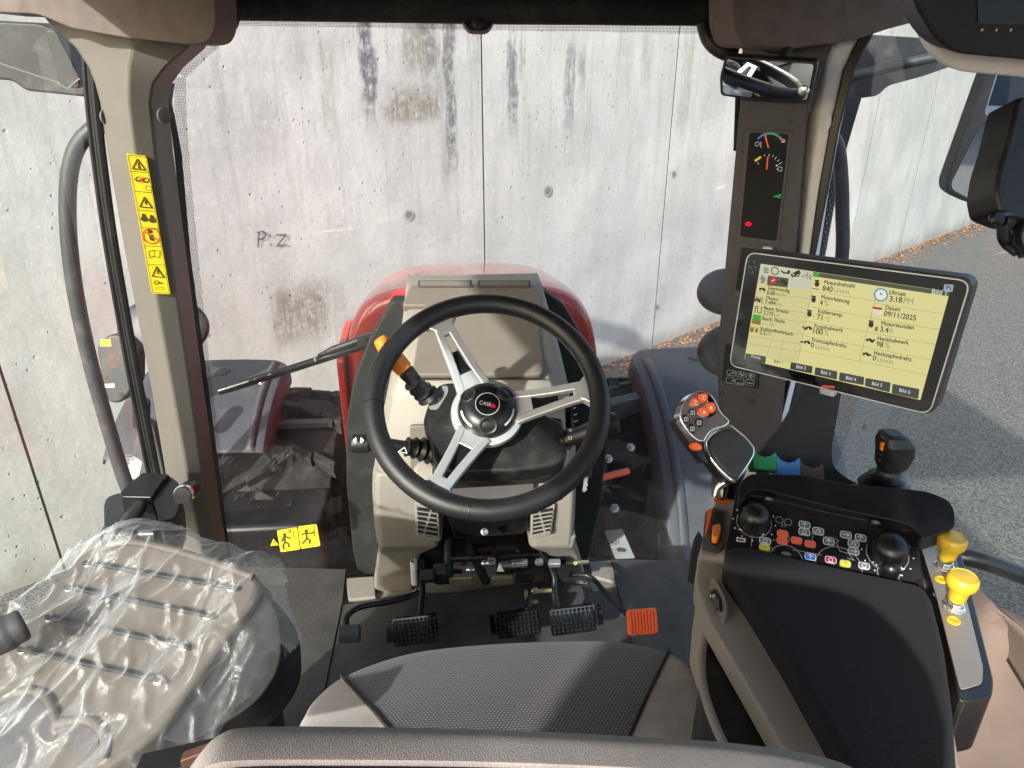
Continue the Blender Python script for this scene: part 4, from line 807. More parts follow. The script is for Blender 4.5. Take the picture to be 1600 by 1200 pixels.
# left indicator stalk
ST = empty('indicator_stalk', at(655, 700, 1.20), 'black twist stalk with turn signal symbols pointing left from the column', 'stalk')
b0, b1, b2, b3 = at(549, 692, 1.17), at(575, 692, 1.175), at(600, 692, 1.18), at(648, 702, 1.20)
build('knob', rod('black_plastic', [b0, b0 + (b1 - b0) * .15, b1, b1 + (b2 - b1) * .1, b2], [.0145, .0165, .0165, .014, .014], 24), ST, bevel=.001)
build('arm', rod('black_plastic', [b2, b3], [.009, .012], 16), ST); bellows((at(636, 698, 1.19), at(682, 706, 1.215)), .017, .026, 4, ST)
g = facing(562, 688, 1.152, 60); m = MB('white_print')
for dx in (-1, 1): m.line(g, g.pp([(560 + dx * 4, 684), (560 + dx * 8, 688), (560 + dx * 4, 692)]), .0012, 0, True)
g2 = facing(620, 700, 1.165, 60); m.line(g2, g2.pp([(622, 706), (632, 699), (636, 708)]), .001, .0, True); m.line(g, g.pp([(588, 684), (592, 684)]), .002, 0).line(g, g.pp([(588, 700), (592, 700)]), .002, 0); build('symbols', m, ST, flat=True)
# right stalk
S2 = empty('light_stalk', at(870, 690, 1.21), 'thick black stalk with light symbols pointing right from the column', 'stalk')
build('arm', rod('black_plastic', [at(878, 690, 1.20), at(905, 680, 1.19), at(930, 672, 1.18)], [.012, .014, .017], 20), S2); build('knob', rod('black_plastic', [at(925, 674, 1.18), at(930, 672, 1.18), at(962, 660, 1.17), at(966, 659, 1.17)], [.016, .0175, .0185, .014], 24), S2, bevel=.001)
m = MB('black_plastic').box(at(862, 700, 1.235), (.02, 0, 0), (0, .03, .01), (0, -.01, .035)); build('housing', m, S2, bevel=.008); bellows((at(844, 688, 1.225), at(888, 686, 1.20)), .034, .019, 4, S2)
g = facing(893, 676, 1.17, 60); m = MB('white_print').ring(g, g.px(891, 672), .0018, .0007, 0).line(g, g.pp([(888, 682), (893, 682), (893, 686), (888, 686)]), .0008, 0, True); build('symbols', m, S2, flat=True)
# ============================================================ pedals
def studpad(c, D, w_, h_, roll, nx, ny, tilt=62):
    g = facing(*c, D, tilt, roll); P = [(-w_ / 2, -h_ / 2), (w_ / 2 * .95, -h_ / 2), (w_ / 2, h_ / 2), (-w_ / 2 * 1.0, h_ / 2)]; return g, P
def pedal(root, c, D, w_, h_, roll, flipx=1, nx=10, ny=6):
    g, P = studpad(c, D, w_, h_, roll, nx, ny)
    m = MB('black_gloss').prism(g, rpoly(P, .010), -.012, 0); m.prism(g, rpoly([(flipx * w_ / 2, -h_ * .34), (flipx * (w_ / 2 + .016), -h_ * .30), (flipx * (w_ / 2 + .016), h_ * .42), (flipx * w_ / 2, h_ * .38)], .003), -.010, -.001)
    pl = build('pad', m, root, bevel=.003)
    s_ = MB('stud')
    for i in range(nx):
        for j in range(ny):
            x = -w_ / 2 + .010 + (w_ - .02) * i / (nx - 1); y = -h_ / 2 + .009 + (h_ - .018) * j / (ny - 1)
            q = .0036; s_.prism(g, [(x - q, y - q), (x + q, y - q), (x + q, y + q), (x - q, y + q)], 0, .0038, .35)
    build('studs', s_, pl, flat=True)
    m = MB('black_gloss').line(g, [(-w_ / 2 + .003, -h_ / 2 + .003), (w_ / 2 - .005, -h_ / 2 + .003), (w_ / 2 - .003, h_ / 2 - .003), (-w_ / 2 + .003, h_ / 2 - .003)], .0016, .0012, True); build('edge_rib', m, pl, flat=True)
    return g
PD = 'studded black pedals on the floor'
p = empty('clutch_pedal', at(650, 985, Z=.0), 'black studded clutch pedal standing alone on the left of the floor', 'pedal', PD); pedal(p, (650, 985), 1.70, .112, .068, 4, -1)
build('arm', rod('black_satin', catmull([at(655, 972, 1.715), at(660, 930, 1.78), at(660, 880, 1.84), at(672, 835, 1.86)], 5), .008, 10), p)
p = empty('brake_pedal', at(812, 972, Z=0), 'left one of the two black studded brake pedals side by side', 'pedal', PD); pedal(p, (811, 974), 1.70, .108, .064, 4, -1)
build('arm', rod('black_satin', catmull([at(822, 960, 1.715), at(828, 925, 1.78), at(826, 890, 1.82), at(800, 845, 1.85)], 5), .0085, 10), p)
p = empty('brake_pedal', at(900, 970, Z=0), 'right one of the two black studded brake pedals, next to the orange pedal', 'pedal', PD); pedal(p, (896, 969), 1.69, .112, .064, 4, 1)
build('arm', rod('black_satin', catmull([at(870, 955, 1.71), at(866, 925, 1.78), at(864, 895, 1.80), at(838, 850, 1.84)], 5), .0085, 10), p)
m = MB('brass_steel').tube([at(830, 924, 1.775), at(862, 922, 1.775)], .006, 12); m.box(at(822, 928, 1.77), (.004, 0, 0), (0, .004, .01), (0, .01, -.004)); m.box(at(832, 940, 1.765), (.014, 0, 0), (0, .004, 0), (0, 0, .003)); m.use('chrome')
m.tube([at(832, 923, 1.77), at(840, 922, 1.77)], .008, 12); build('brake_linking_bolt', m, bevel=.001, thing=('brass coloured locking bolt that joins the two brake pedals', 'bolt'))
p = empty('accelerator_pedal', at(1004, 975, Z=0), 'bright orange ribbed foot pedal right of the black pedals', 'pedal')
g = facing(1004, 972, 1.70, 62, 2); m = MB('orange').prism(g, rpoly([(-.037, -.030), (.037, -.030), (.037, .030), (-.037, .030)], .008), -.010, 0)
pl = build('pad', m, p, bevel=.003); m = MB('orange')
for k in range(9): x = -.030 + .060 * k / 8; m.prism(g, [(x - .0019, -.027), (x + .0019, -.027), (x + .0019, .027), (x - .0019, .027)], 0, .006, .94)
build('ribs', m, pl, bevel=.0008, seg=2)
build('rod', rod('black_satin', catmull([at(868, 900, 1.83), at(905, 898, 1.83), at(925, 903, 1.82), at(950, 930, 1.77), at(985, 965, 1.72)], 6), .0065, 12), p)
p = empty('foot_lever', at(545, 990, Z=0), 'small round black foot pad on a bent rod at the left of the floor', 'pedal')
g = facing(545, 992, 1.66, 62, 0); m = MB('rail_grey').lathe(Fr(g.p(-.026, 0, -.01), g.y, g.n), [(.012, 0), (.021, .002), (.021, .050), (.012, .052)], 20, sx=1.0, sy=.7); build('pad', m, p, bevel=.002)
build('rod', rod('black_satin', catmull([at(541, 978, 1.68), at(543, 962, 1.70), at(565, 948, 1.74), at(620, 938, 1.80), at(655, 925, 1.85)], 6), .0075, 12), p)
# linkages in the dark between the column legs
LK = empty('pedal_linkage', (-.03, 1.6, .0), 'black and bright metal linkage, shafts and bolts between the column legs', 'linkage')
m = MB('dark_metal'); rnd = random.Random(5)
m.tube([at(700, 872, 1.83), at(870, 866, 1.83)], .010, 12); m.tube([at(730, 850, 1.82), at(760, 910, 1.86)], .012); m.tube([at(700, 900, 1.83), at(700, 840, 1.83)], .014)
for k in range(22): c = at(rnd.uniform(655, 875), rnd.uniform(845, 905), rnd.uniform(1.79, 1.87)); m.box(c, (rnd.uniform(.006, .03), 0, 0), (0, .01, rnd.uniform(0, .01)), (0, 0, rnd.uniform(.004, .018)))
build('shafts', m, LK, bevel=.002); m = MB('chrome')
for u, v, r_, l_ in ((768, 878, .012, .02), (790, 882, .010, .03), (812, 880, .012, .04), (842, 878, .010, .02), (866, 880, .011, .03), (757, 880, .008, .015), (735, 890, .006, .02)): c = at(u, v, 1.77); build('bright_bolt', MB('chrome').lathe(Fr(c, (0, 1, 0), (0, 0, 1)), [(r_ * .8, -l_ / 2), (r_, -l_ / 2 + .002), (r_, l_ / 2 - .002), (r_ * .8, l_ / 2)], 10), LK)
m.use('white_print').poly([at(776, 893, 1.74), at(788, 893, 1.74), at(780, 880, 1.74)]); build('white_triangle', m, LK)
m = MB('brass_steel'); m.tube([at(898, 880, 1.76), at(918, 878, 1.80)], .006, 8); build('pin', m, LK, bevel=.001); [build('bracket', MB('brass_steel').box(at(u, 905, 1.84), (.03, 0, 0), (0, .01, 0), (0, 0, .012)), LK, bevel=.003) for u in (720, 785)]
SP = empty('coil_spring', at(647, 915, 1.82), 'white tension spring hanging at the left column leg', 'spring')
A = at(646, 876, 1.795); B = at(648, 912, 1.815); d = B - A; pts = []
for k in range(160): t = k / 159; a = t * 6.2832 * 20; pts.append(A + d * t + Vec((math.cos(a), math.sin(a), 0)) * .0078)
build('coil', MB('spring_white').tube(pts, .0017, 6), SP); build('hook', MB('zinc').tube(catmull([A, at(643, 868, 1.79), at(649, 862, 1.79), at(653, 868, 1.79)], 5), .002, 6).tube(catmull([B, at(650, 920, 1.82), at(645, 925, 1.82)], 5), .002, 6), SP)
# ============================================================ wiper
WI = empty('windscreen_wiper', at(600, 530, Y=1.84), 'black wiper blade lying diagonally on the outside of the windscreen', 'wiper')
Aw, Bw = at(343, 611, Y=1.84), at(600, 529, Y=1.86); dv = (Bw - Aw)
m = MB('black_satin').tube([Aw, Aw + dv * .05, Aw + dv * .05, Bw], [.0115, .0115, .010, .010], 10); m.tube([Aw + dv * .05 + Vec((0, 0, -.010)), Bw + Vec((0, 0, -.010))], .004, 6); build('blade', m, WI)
m = MB('black_plastic').tube([at(497, 556, Y=1.845), at(520, 546, Y=1.84), at(560, 532, Y=1.84), at(620, 515, Y=1.85), at(660, 508, Y=1.86)], [.004, .010, .010, .008, .008], 10); m.box(at(575, 524, Y=1.835), (.03, 0, .008), (0, .006, 0), (-.001, 0, .006)); m.box(at(566, 534, Y=1.835), (.012, 0, .003), (0, .008, 0), (0, 0, .012)); build('arm', m, WI, bevel=.001)
m = MB('white_print').box(at(492, 562, Y=1.828), (.002, 0, .001), (0, .001, 0), (-.001, 0, .006)); build('clip_mark', m, WI)
# ============================================================ instrument post (right)
PA = at(1155, 165, Y=1.56); PB = at(1262, 182, Y=1.50); gi = Fr(PA, Vec((PB.x - PA.x, PB.y - PA.y, 0)), (0, 0, 1)); IC = empty('instrument_post', at(1180, 700, Y=1.52), 'tall brown instrument panel on the right front pillar with gauges and warning lights', 'instrument panel')
m = MB('cluster_brown').prism(gi, rpoly(gi.pp([(1157, 155), (1262, 160), (1262, 182), (1219, 690), (1200, 735), (1120, 700), (1124, 640), (1120, 560)]), .006), -.09, 0); ib = build('housing', m, IC, bevel=.008)
zc = lambda x, y: (1120 + x / 4.615, 160 + y / 4.615); Lc = lambda *ps: [gi.px(*zc(*p)) for p in ps]
m = MB('taupe_dark').prism(gi, rpoly(Lc((200, 190), (545, 200), (540, 240), (448, 1010), (430, 1020), (150, 985), (150, 940)), .008), 0, .004); build('frame', m, ib, bevel=.0035)
m = MB('deep_black').prism(gi, rpoly(Lc((238, 215), (518, 230), (432, 998), (168, 962)), .006), .0035, .0052); dp = build('gauge_display', m, ib, bevel=.001)
gj = gi.off(.0054); Lc2 = lambda *ps: [gj.px(*zc(*p)) for p in ps]; m = MB('gauge_green')
m.line(gj, Lc2((345, 232), (370, 224), (400, 224), (430, 234), (458, 255)), .0042); m.use('gauge_blue').line(gj, Lc2((298, 262), (318, 243), (340, 232)), .0040); m.use('gauge_red').line(gj, Lc2((460, 262), (490, 275)), .0042); m.use('gauge_needle').line(gj, Lc2((348, 235), (372, 325)), .0028, .0012).line(gj, Lc2((368, 395), (360, 480)), .0028, .0012)
m.use('gauge_white').line(gj, Lc2((466, 285), (490, 285)), .0016).ring(gj, Lc2((292, 300))[0], .0042, .0008, .0009, 12).line(gj, Lc2((318, 285), (318, 325)), .0011).line(gj, Lc2((342, 378), (347, 388)), .001).line(gj, Lc2((378, 372), (376, 392)), .001).line(gj, Lc2((408, 378), (402, 392)), .001).line(gj, Lc2((430, 392), (418, 410)), .001).line(gj, Lc2((452, 412), (436, 425)), .001).line(gj, Lc2((470, 433), (445, 447)), .001)
m.disc(gj, Lc2((432, 455))[0], .0018).line(gj, Lc2((444, 465), (470, 468), (468, 495), (440, 490)), .0008, .0009, True).line(gj, Lc2((430, 480), (445, 480)), .0008)
m.use('gauge_yellow').line(gj, Lc2((278, 420), (315, 395)), .0048).use('gauge_white').ring(gj, Lc2((298, 440))[0], .0016, .0006, .0009, 10)
m.use('lamp_green').line(gj, Lc2((412, 678), (436, 676), (442, 684)), .0018).ring(gj, Lc2((452, 680))[0], .0022, .0009, .0009, 12).line(gj, Lc2((440, 665), (460, 663), (460, 676)), .0012)
m.use('glow_red').disc(gj, Lc2((228, 876))[0], .0070, ry=.0050); build('gauge_print', m, dp, flat=True)
for c in ((242, 128), (528, 142)): build('screw', MB('black_satin').lathe(Fr(gi.p(*Lc(c)[0], 0), gi.x, gi.y), [(.006, 0), (.006, .001), (.003, .001), (.003, -.001)], 14), ib)
m = MB('taupe_dark').prism(gi, rpoly(Lc((165, 1020), (470, 1060), (400, 1400), (120, 1400)), .006), 0, .003); m.use('black_satin').prism(gi, rpoly(Lc((180, 1040), (330, 1060), (250, 1350), (135, 1350)), .004), .003, .0045); build('switch_field', m, ib, bevel=.001)
build('white_button', MB('cream').prism(gi, rpoly(Lc((332, 1032), (405, 1036), (402, 1082), (326, 1078)), .005), .003, .016), ib, bevel=.003)
zt = lambda x, y: (1120 + x / 3.81, 360 + y / 3.81); Lt = lambda *ps: [gi.px(*zt(*p)) for p in ps]
m = MB('black_satin').prism(gi, rpoly(Lt((55, 670), (262, 700), (250, 945), (28, 895)), .006), .0, .003); kp = build('keypad', m, ib, bevel=.001); m = MB('white_print')
for (x, y) in ((88, 845), (145, 853), (203, 865), (82, 888), (138, 898), (197, 902)): m.line(gi, rpoly(Lt((x - 25, y - 18), (x + 25, y - 14), (x + 23, y + 20), (x - 27, y + 14)), .003, 2), .0006, .0036, True)
m.line(gi, Lt((133, 860), (135, 845), (145, 845), (147, 862), (157, 862), (158, 847)), .0012, .0038).line(gi, Lt((195, 870), (212, 852)), .0016, .0038).line(gi, Lt((190, 862), (203, 850)), .0012, .0038).line(gi, Lt((202, 876), (218, 862)), .0012, .0038).ring(gi, Lt((98, 843))[0], .0024, .0008, .0038, 12).line(gi, Lt((72, 855), (88, 848)), .0012, .0038).text(gi, '0', Lt((90, 896))[0], Lt((100, 897))[0], .0038).text(gi, 'AUTO', Lt((118, 908))[0], Lt((158, 914))[0], .0038).line(gi, Lt((180, 903), (212, 907)), .0014, .0038)
build('key_symbols', m, kp, flat=True)
for c in ((32, 968), (210, 1015)): build('screw', MB('black_satin').lathe(Fr(gi.p(*Lt(c)[0], 0), gi.x, gi.y), [(.006, 0), (.006, .001), (.003, .001), (.003, -.001)], 14), ib)
m = MB('taupe_dark').prism(gi, rpoly(gi.pp([(1160, 55), (1300, 50), (1264, 182), (1156, 168)]), .006), -.10, -.004); build('upper_shroud', m, IC, bevel=.01)
m = MB('black_matte').tube([at(1153, 150, Y=1.60), at(1150, 235, Y=1.61)], .006, 8); build('cable', m, IC)
# ============================================================ interior mirror
gm, _ = quad_plane([(1130, 88), (1277, 98), (1262, 162), (1124, 150)], 1.25); gm = Fr(at(1200, 125, 1.30), (1, .10, 0), Vec((0, .26, .97)))
# mirror faces the wheel: aim its normal between the camera and the wheel hub
q = at(1200, 125, 1.30); qa = at(1158, 118, 1.30); tgt = (CAM - qa).normalized() + (Vec((-.026, 1.0, .80)) - qa).normalized(); nn = tgt.normalized(); xx = Vec((0, 0, 1)).cross(nn).normalized(); gm = Fr(q, xx, nn.cross(xx))
MI = empty('interior_mirror', q, 'black framed rectangular rear view mirror on top of the instrument post', 'mirror')
P = gm.pp([(1133, 87), (1277, 96), (1276, 108), (1264, 160), (1180, 158), (1125, 150), (1124, 120)]); m = MB('black_plastic').prism(gm, rpoly(P, .008), -.02, 0); fr_ = build('housing', m, MI, bevel=.004)
m = MB('mirror').fill(gm, rpoly(gm.pp([(1137, 91), (1272, 100), (1261, 156), (1182, 153), (1130, 146), (1129, 120)]), .006), .0008); build('glass', m, MI, flat=True)
build('ball_joint', MB('chrome').lathe(Fr(gm.P(1256, 142, .001), gm.x, gm.y), [(.010, 0), (.009, .003), (.005, .005), (.0005, .006)], 20), MI)
build('stem', MB('black_plastic').tube([gm.p(0, 0, -.02), gm.p(.01, .02, -.12), at(1180, 80, Y=1.62)], .010, 10), MI)
# ============================================================ terminal screen
TC = [(1166, 391), (1523, 436), (1458, 651), (1137, 571)]
gt, _q = quad_plane(TC, 1.02)
mid = (_q[0] + _q[2]) / 2
TB = empty('terminal_screen', at(1300, 655, D=.98), 'lit yellow touch terminal on an arm above the armrest showing engine values', 'monitor')
m = MB('rail_grey').prism(gt, rpoly(gt.pp(TC), .016, 6), -.028, -.001); tb = build('case', m, TB, bevel=.003)
m = MB('silver').line(gt, rpoly(gt.pp([(1169, 394), (1517, 439), (1453, 647), (1140.5, 570.5)]), .014, 8), .0016, .0014, True); build('bright_rim', m, tb, flat=True)
I = [(1168.5, 393.5), (1518, 439), (1454, 648), (1140, 571)]
m = MB('black_gloss').prism(gt, rpoly(gt.pp(I), .013, 6), -.001, .0012); fg = build('front_glass', m, TB)
gT = gt.off(.0012); LT = lambda *ps: [gT.px(*zt(*p)) for p in ps]
m = MB('scr_yellow').fill(gT, LT((262, 198), (1388, 365), (1212, 1010), (165, 765)), .0002)
m.use('scr_left').fill(gT, LT((245, 318), (568, 356), (492, 715), (475, 800), (172, 735)), .0004)
m.use('scr_pale').fill(gT, LT((262, 200), (577, 246), (568, 355), (245, 316)), .0005)
m.use('scr_header').fill(gT, LT((575, 246), (1388, 366), (1380, 392), (612, 278), (573, 272)), .0005)
m.use('scr_green').fill(gT, LT((580, 250), (612, 254), (608, 280), (577, 275)), .0007)
m.use('scr_header').fill(gT, LT((306, 268), (430, 285), (422, 340), (300, 325)), .0007)
build('display', m, fg, flat=True)
ln = MB('scr_line')
for a, b in (((240, 366), (548, 405)), ((228, 450), (535, 492)), ((218, 500), (522, 548)), ((205, 572), (508, 618)), ((192, 628), (495, 675)), ((183, 672), (486, 720)), ((575, 362), (960, 420)), ((555, 452), (930, 520)), ((530, 540), (900, 605)), ((510, 625), (880, 690)), ((490, 712), (860, 780)),
             ((945, 432), (1350, 497)), ((920, 520), (1325, 590)), ((895, 605), (1300, 678)), ((870, 690), (1275, 770)), ((850, 775), (1250, 862)), ((568, 356), (485, 770)), ((965, 330), (850, 775)), ((330, 640), (300, 745)), ((400, 655), (372, 758))): ln.line(gT, LT(a, b), .0006, .0008)
build('grid_lines', ln, fg, flat=True)
tx = MB('scr_text')
def tt(body, a, b, mt='scr_text', asp=1.15): tx.use(mt).text(gT, body, LT(a)[0], LT(b)[0], .0009, asp); 
for q in (('Motordrehzahl', (640, 318), (820, 342)), ('840', (630, 358), (688, 366)), ('Motorleistung', (622, 405), (790, 435)), ('4', (612, 443), (630, 446)), ('Kühlertemp.', (603, 490), (750, 515)), ('71', (596, 530), (628, 535)), ('Fronthubwerk', (582, 578), (752, 605)), ('100', (575, 612), (630, 621)),
          ('Frontzapfwdrehz.', (568, 660), (776, 700)), ('0', (560, 695), (577, 698)), ('Uhrzeit', (1027, 378), (1125, 392)), ('3:18', (1027, 422), (1102, 431)), ('Datum', (1004, 470), (1090, 482)), ('09/11/2025', (995, 508), (1184, 537)), ('Motorstunden', (980, 562), (1172, 590)), ('3.4', (972, 602), (1022, 609)),
          ('Heckhubwerk', (958, 652), (1143, 680)), ('98', (950, 690), (990, 696)), ('Heckzapfwdrehz.', (936, 738), (1164, 780)), ('0', (928, 772), (946, 775)), ('Geschwindig.', (305, 350), (437, 370)), ('0.00', (300, 380), (347, 386)), ('Distanz', (295, 408), (365, 420)), ('7.494', (288, 438), (350, 446)),
          ('Bearb. Strecke', (283, 470), (427, 495)), ('2.775', (278, 500), (335, 509)), ('Bearb. Fläche', (272, 532), (405, 553)), ('Kraftstoffverbrauch', (262, 592), (452, 627)), ('2.2', (256, 617), (290, 622))):
    tt(*q)
    if 1: tx.text(gT, q[0], [c + .0003 for c in LT(q[1])[0]], [c + .0003 for c in LT(q[2])[0]], .00095, 1.15)
for q in (('U/min', (696, 367), (786, 381)), ('%', (638, 448), (666, 452)), ('°C', (642, 538), (676, 543)), ('%', (640, 622), (666, 627)), ('U/min', (588, 702), (670, 718)), ('PM', (1112, 433), (1168, 441)), ('h', (1032, 610), (1050, 613)), ('%', (1000, 698), (1030, 703)), ('U/min', (956, 779), (1048, 795)),
          ('km/h', (355, 387), (408, 394)), ('km', (358, 447), (388, 451)), ('km', (343, 510), (372, 514)), ('---- ha', (270, 560), (340, 570)), ('l/h', (296, 624), (322, 628))): tt(*q, mt='scr_unit')
tt('Bild 1', (1280, 376), (1365, 389), 'scr_white'); tt('10', (538, 288), (563, 291)); tt('Bild 1', (342, 786), (392, 796), 'scr_text')
# small icons
for x, y in ((598, 318), (578, 412), (553, 497), (920, 560)): tx.use('scr_text').disc(gT, LT((x, y))[0], .0032, .0009, ry=.0040).line(gT, LT((x - 12, y - 22), (x + 12, y - 19)), .002, .001)
tx.line(gT, LT((575, 508), (580, 512)), .001, .001).line(gT, LT((572, 345), (612, 351)), .001, .0009)
for x, y in ((545, 580), (535, 665), (905, 652), (885, 735), (268, 350), (240, 415)): tx.disc(gT, LT((x + 15, y + 3))[0], .0022).disc(gT, LT((x - 8, y + 3))[0], .0014).line(gT, LT((x - 12, y - 3), (x + 12, y - 6)), .0022, .001)
for a, b in (((515, 572), (532, 590)), ((502, 662), (516, 664)), ((925, 665), (942, 650)), ((905, 742), (920, 742))): tx.line(gT, LT(a, b), .0022, .0011)
tx.use('scr_blue').ring(gT, LT((978, 383))[0], .0078, .0018, .0009, 28).use('scr_white').disc(gT, LT((978, 383))[0], .0066, .0008, 24).use('scr_red').line(gT, LT((978, 383), (990, 378)), .0009, .0012).use('scr_text').line(gT, LT((978, 383), (978, 368)), .0009, .0012)
tx.use('scr_white').fill(gT, LT((930, 458), (985, 465), (980, 500), (925, 492)), .0008).use('scr_red').fill(gT, LT((930, 452), (987, 460), (985, 474), (928, 466)), .0010).use('scr_unit')
for k in range(4): tx.line(gT, LT((932 + k * 13, 475), (928 + k * 13, 494)), .0005, .0012)
tx.use('scr_brown').fill(gT, LT((945, 572), (962, 574), (957, 600), (940, 597)), .0009).fill(gT, LT((232, 582), (250, 584), (245, 608), (228, 605)), .0009).fill(gT, LT((203, 575), (224, 578), (218, 605), (198, 601)), .0009)
tx.use('scr_green').fill(gT, LT((218, 498), (266, 505), (262, 562), (208, 552)), .0008).use('scr_brown').fill(gT, LT((262, 530), (262, 562), (208, 552), (225, 535)), .0010)
tx.use('scr_text').line(gT, LT((228, 490), (233, 452), (245, 452), (243, 485), (252, 492), (266, 490), (268, 458)), .0012).line(gT, LT((232, 398), (248, 398), (238, 410), (245, 425)), .0011).line(gT, LT((256, 430), (262, 400), (272, 402), (270, 430), (278, 432)), .0010)
tx.ring(gT, LT((347, 241))[0], .0052, .0013).use('scr_text')
for k in range(3): tx.line(gT, LT((282, 222 + 12 * k), (294, 224 + 12 * k)), .0014).line(gT, LT((298, 225 + 12 * k), (308, 227 + 12 * k)), .0014)
tx.line(gT, LT((385, 240), (400, 252), (432, 254)), .0022).disc(gT, LT((430, 246))[0], .0022).line(gT, LT((450, 268), (492, 245)), .0052, .0009).line(gT, LT((455, 272), (488, 272), (495, 258)), .0014)
tx.use('scr_yellow').disc(gT, LT((458, 262))[0], .0012, .0012).use('scr_unit').fill(gT, LT((252, 292), (276, 262), (300, 300), (288, 298), (284, 316), (262, 313), (266, 293)), .0009).line(gT, LT((508, 275), (530, 268), (545, 250)), .0016)
tx.use('scr_red').disc(gT, LT((338, 297))[0], .0052, .0010).use('scr_white').line(gT, LT((330, 302), (346, 292)), .0012, .0013).use('scr_text').line(gT, LT((360, 305), (385, 312)), .0012, .0010).line(gT, LT((392, 298), (415, 318)), .0058, .0010)
tx.use('qr_grey').fill(gT, LT((1356, 320), (1411, 322), (1405, 366), (1350, 360)), .0010).use('scr_text').line(gT, LT((1366, 345), (1385, 333), (1396, 352)), .0010, .0013).line(gT, LT((1368, 330), (1378, 330)), .0010, .0013)
build('screen_text', tx, fg, flat=True)
tb_ = MB('scr_tab')
for q in (((175, 730), (296, 750), (290, 792), (168, 768)), ((443, 783), (573, 808), (568, 852), (438, 825)), ((588, 813), (720, 838), (716, 888), (582, 858)), ((733, 843), (880, 872), (876, 920), (728, 893)), ((888, 877), (1037, 905), (1030, 963), (882, 925)), ((1048, 912), (1208, 943), (1200, 1003), (1042, 968))): tb_.fill(gT, rpoly(LT(*q), .0015, 2), .0010)
tb_.use('scr_white')
for q in (('Zurück', (205, 750), (263, 768)), ('Bild 2', (476, 818), (532, 829)), ('Bild 3', (622, 850), (678, 862)), ('Bild 4', (770, 884), (830, 897)), ('Bild 5', (925, 918), (985, 931)), ('Bild 6', (1088, 958), (1152, 971))): tb_.text(gT, q[0], LT(q[1])[0], LT(q[2])[0], .0013, 1.15)
build('tab_buttons', tb_, fg, flat=True)
m = MB('scr_unit')
for x, y in ((190, 215), (210, 250), (200, 225), (222, 190), (185, 190), (228, 222)): m.line(gT, LT((x, y), (x + 6, y - 4)), .0012, .0006)
m.use('gauge_red').fill(gT, LT((628, 920), (705, 925), (700, 940), (624, 934)), .0008); m.use('chrome'); build('bezel_marks', m, fg, flat=True)
build('usb_port', MB('chrome').box(at(1294, 612, 1.0), gt.x * .010, gt.y * .004, gt.n * .006), TB, bevel=.001)
ga = facing(1250, 690, 1.06, 62); q = [(1262, 575), (1322, 575), (1300, 700), (1302, 728), (1320, 745), (1345, 758), (1335, 764), (1180, 730), (1184, 712), (1222, 668), (1255, 612)]
build('support_arm', MB('dash_dark').prism(ga, rpoly(ga.pp(q), .008), -.012, 0), TB, bevel=.004)
# ============================================================ armrest console
AZ = .745
CN = empty('armrest_console', (.38, .55, .3), 'right armrest console with dark cloth pad and a black keypad panel at its front', 'armrest')
fz = lambda z: Fr((0, 0, z), (1, 0, 0), (0, 1, 0))
fa = fz(AZ)
pad_px = [(1134, 853), (1162, 849), (1300, 881), (1442, 911), (1458, 932), (1478, 1010), (1492, 1110), (1498, 1200), (1500, 1330), (1395, 1330), (1330, 1200), (1232, 1030), (1165, 925), (1132, 880)]
Q = rpoly(fa.pp(pad_px), .012, 4)
build('arm_pad', MB('armrest_cloth').prism(fa, Q, -.050, 0), CN, bevel=.014, seg=5)
# moulded body beside and under the pad
fb_ = fz(.715)
body = [(1122, 768), (1172, 770), (1300, 800), (1440, 860), (1520, 1300), (1300, 1290), (1222, 1168), (1160, 1060), (1106, 968), (1086, 912), (1090, 872), (1104, 820)]
bd = build('body', MB('console_beige').prism(fb_, rpoly(fb_.pp(body), .008, 3), -.030, 0).prism(fb_.off(-.031), rpoly(fb_.off(-.031).pp([(1098, 860), (1180, 860), (1200, 960), (1112, 962), (1094, 912)]), .006), -.14, 0), CN, bevel=.010, seg=4)
m = MB('black_plastic').prism(fz(.682), rpoly(fz(.682).pp([(1112, 990), (1240, 1180), (1300, 1260), (1210, 1260), (1140, 1180), (1106, 1090), (1098, 1020)]), .012), -.30, 0); build('under_cover', m, CN, bevel=.012)
m = MB('console_beige').tube(catmull([at(u, v, Z=.684) for u, v in ((1118, 978), (1102, 996), (1096, 1040), (1104, 1095), (1136, 1172), (1180, 1220))], 6), .005, 10); build('cover_edge', m, CN)
# slider slot with orange knob
fs = fz(.7162); m = MB('taupe_dark').prism(fs, rpoly(fs.pp([(1102, 800), (1116, 794), (1138, 800), (1132, 855), (1120, 867), (1096, 862)]), .006), 0, .002); m.use('deep_black').prism(fs, rpoly(fs.pp([(1116, 800), (1132, 803), (1126, 848), (1118, 856), (1108, 850)]), .005), .0015, .003); m.use('orange').fill(fs, fs.pp([(1105, 800), (1113, 798), (1107, 826), (1100, 846)]), .0042)
build('slider_slot', m, bd, bevel=.0008, seg=1)
build('slider_knob', MB('orange_amber').prism(fs, rpoly(fs.pp([(1112, 833), (1124, 831), (1125, 842), (1121, 853), (1111, 851)]), .004), .001, .014), bd, bevel=.003)
m = MB('orange').fill(fs, fs.pp([(1117, 776), (1141, 780), (1139, 791), (1115, 787)]), .003); m.use('black_matte').disc(fs, fs.px(1128, 784), .0030, .0045).line(fs, fs.pp([(1121, 784), (1127, 781)]), .0016, .0045); build('orange_tag', m, bd, flat=True)
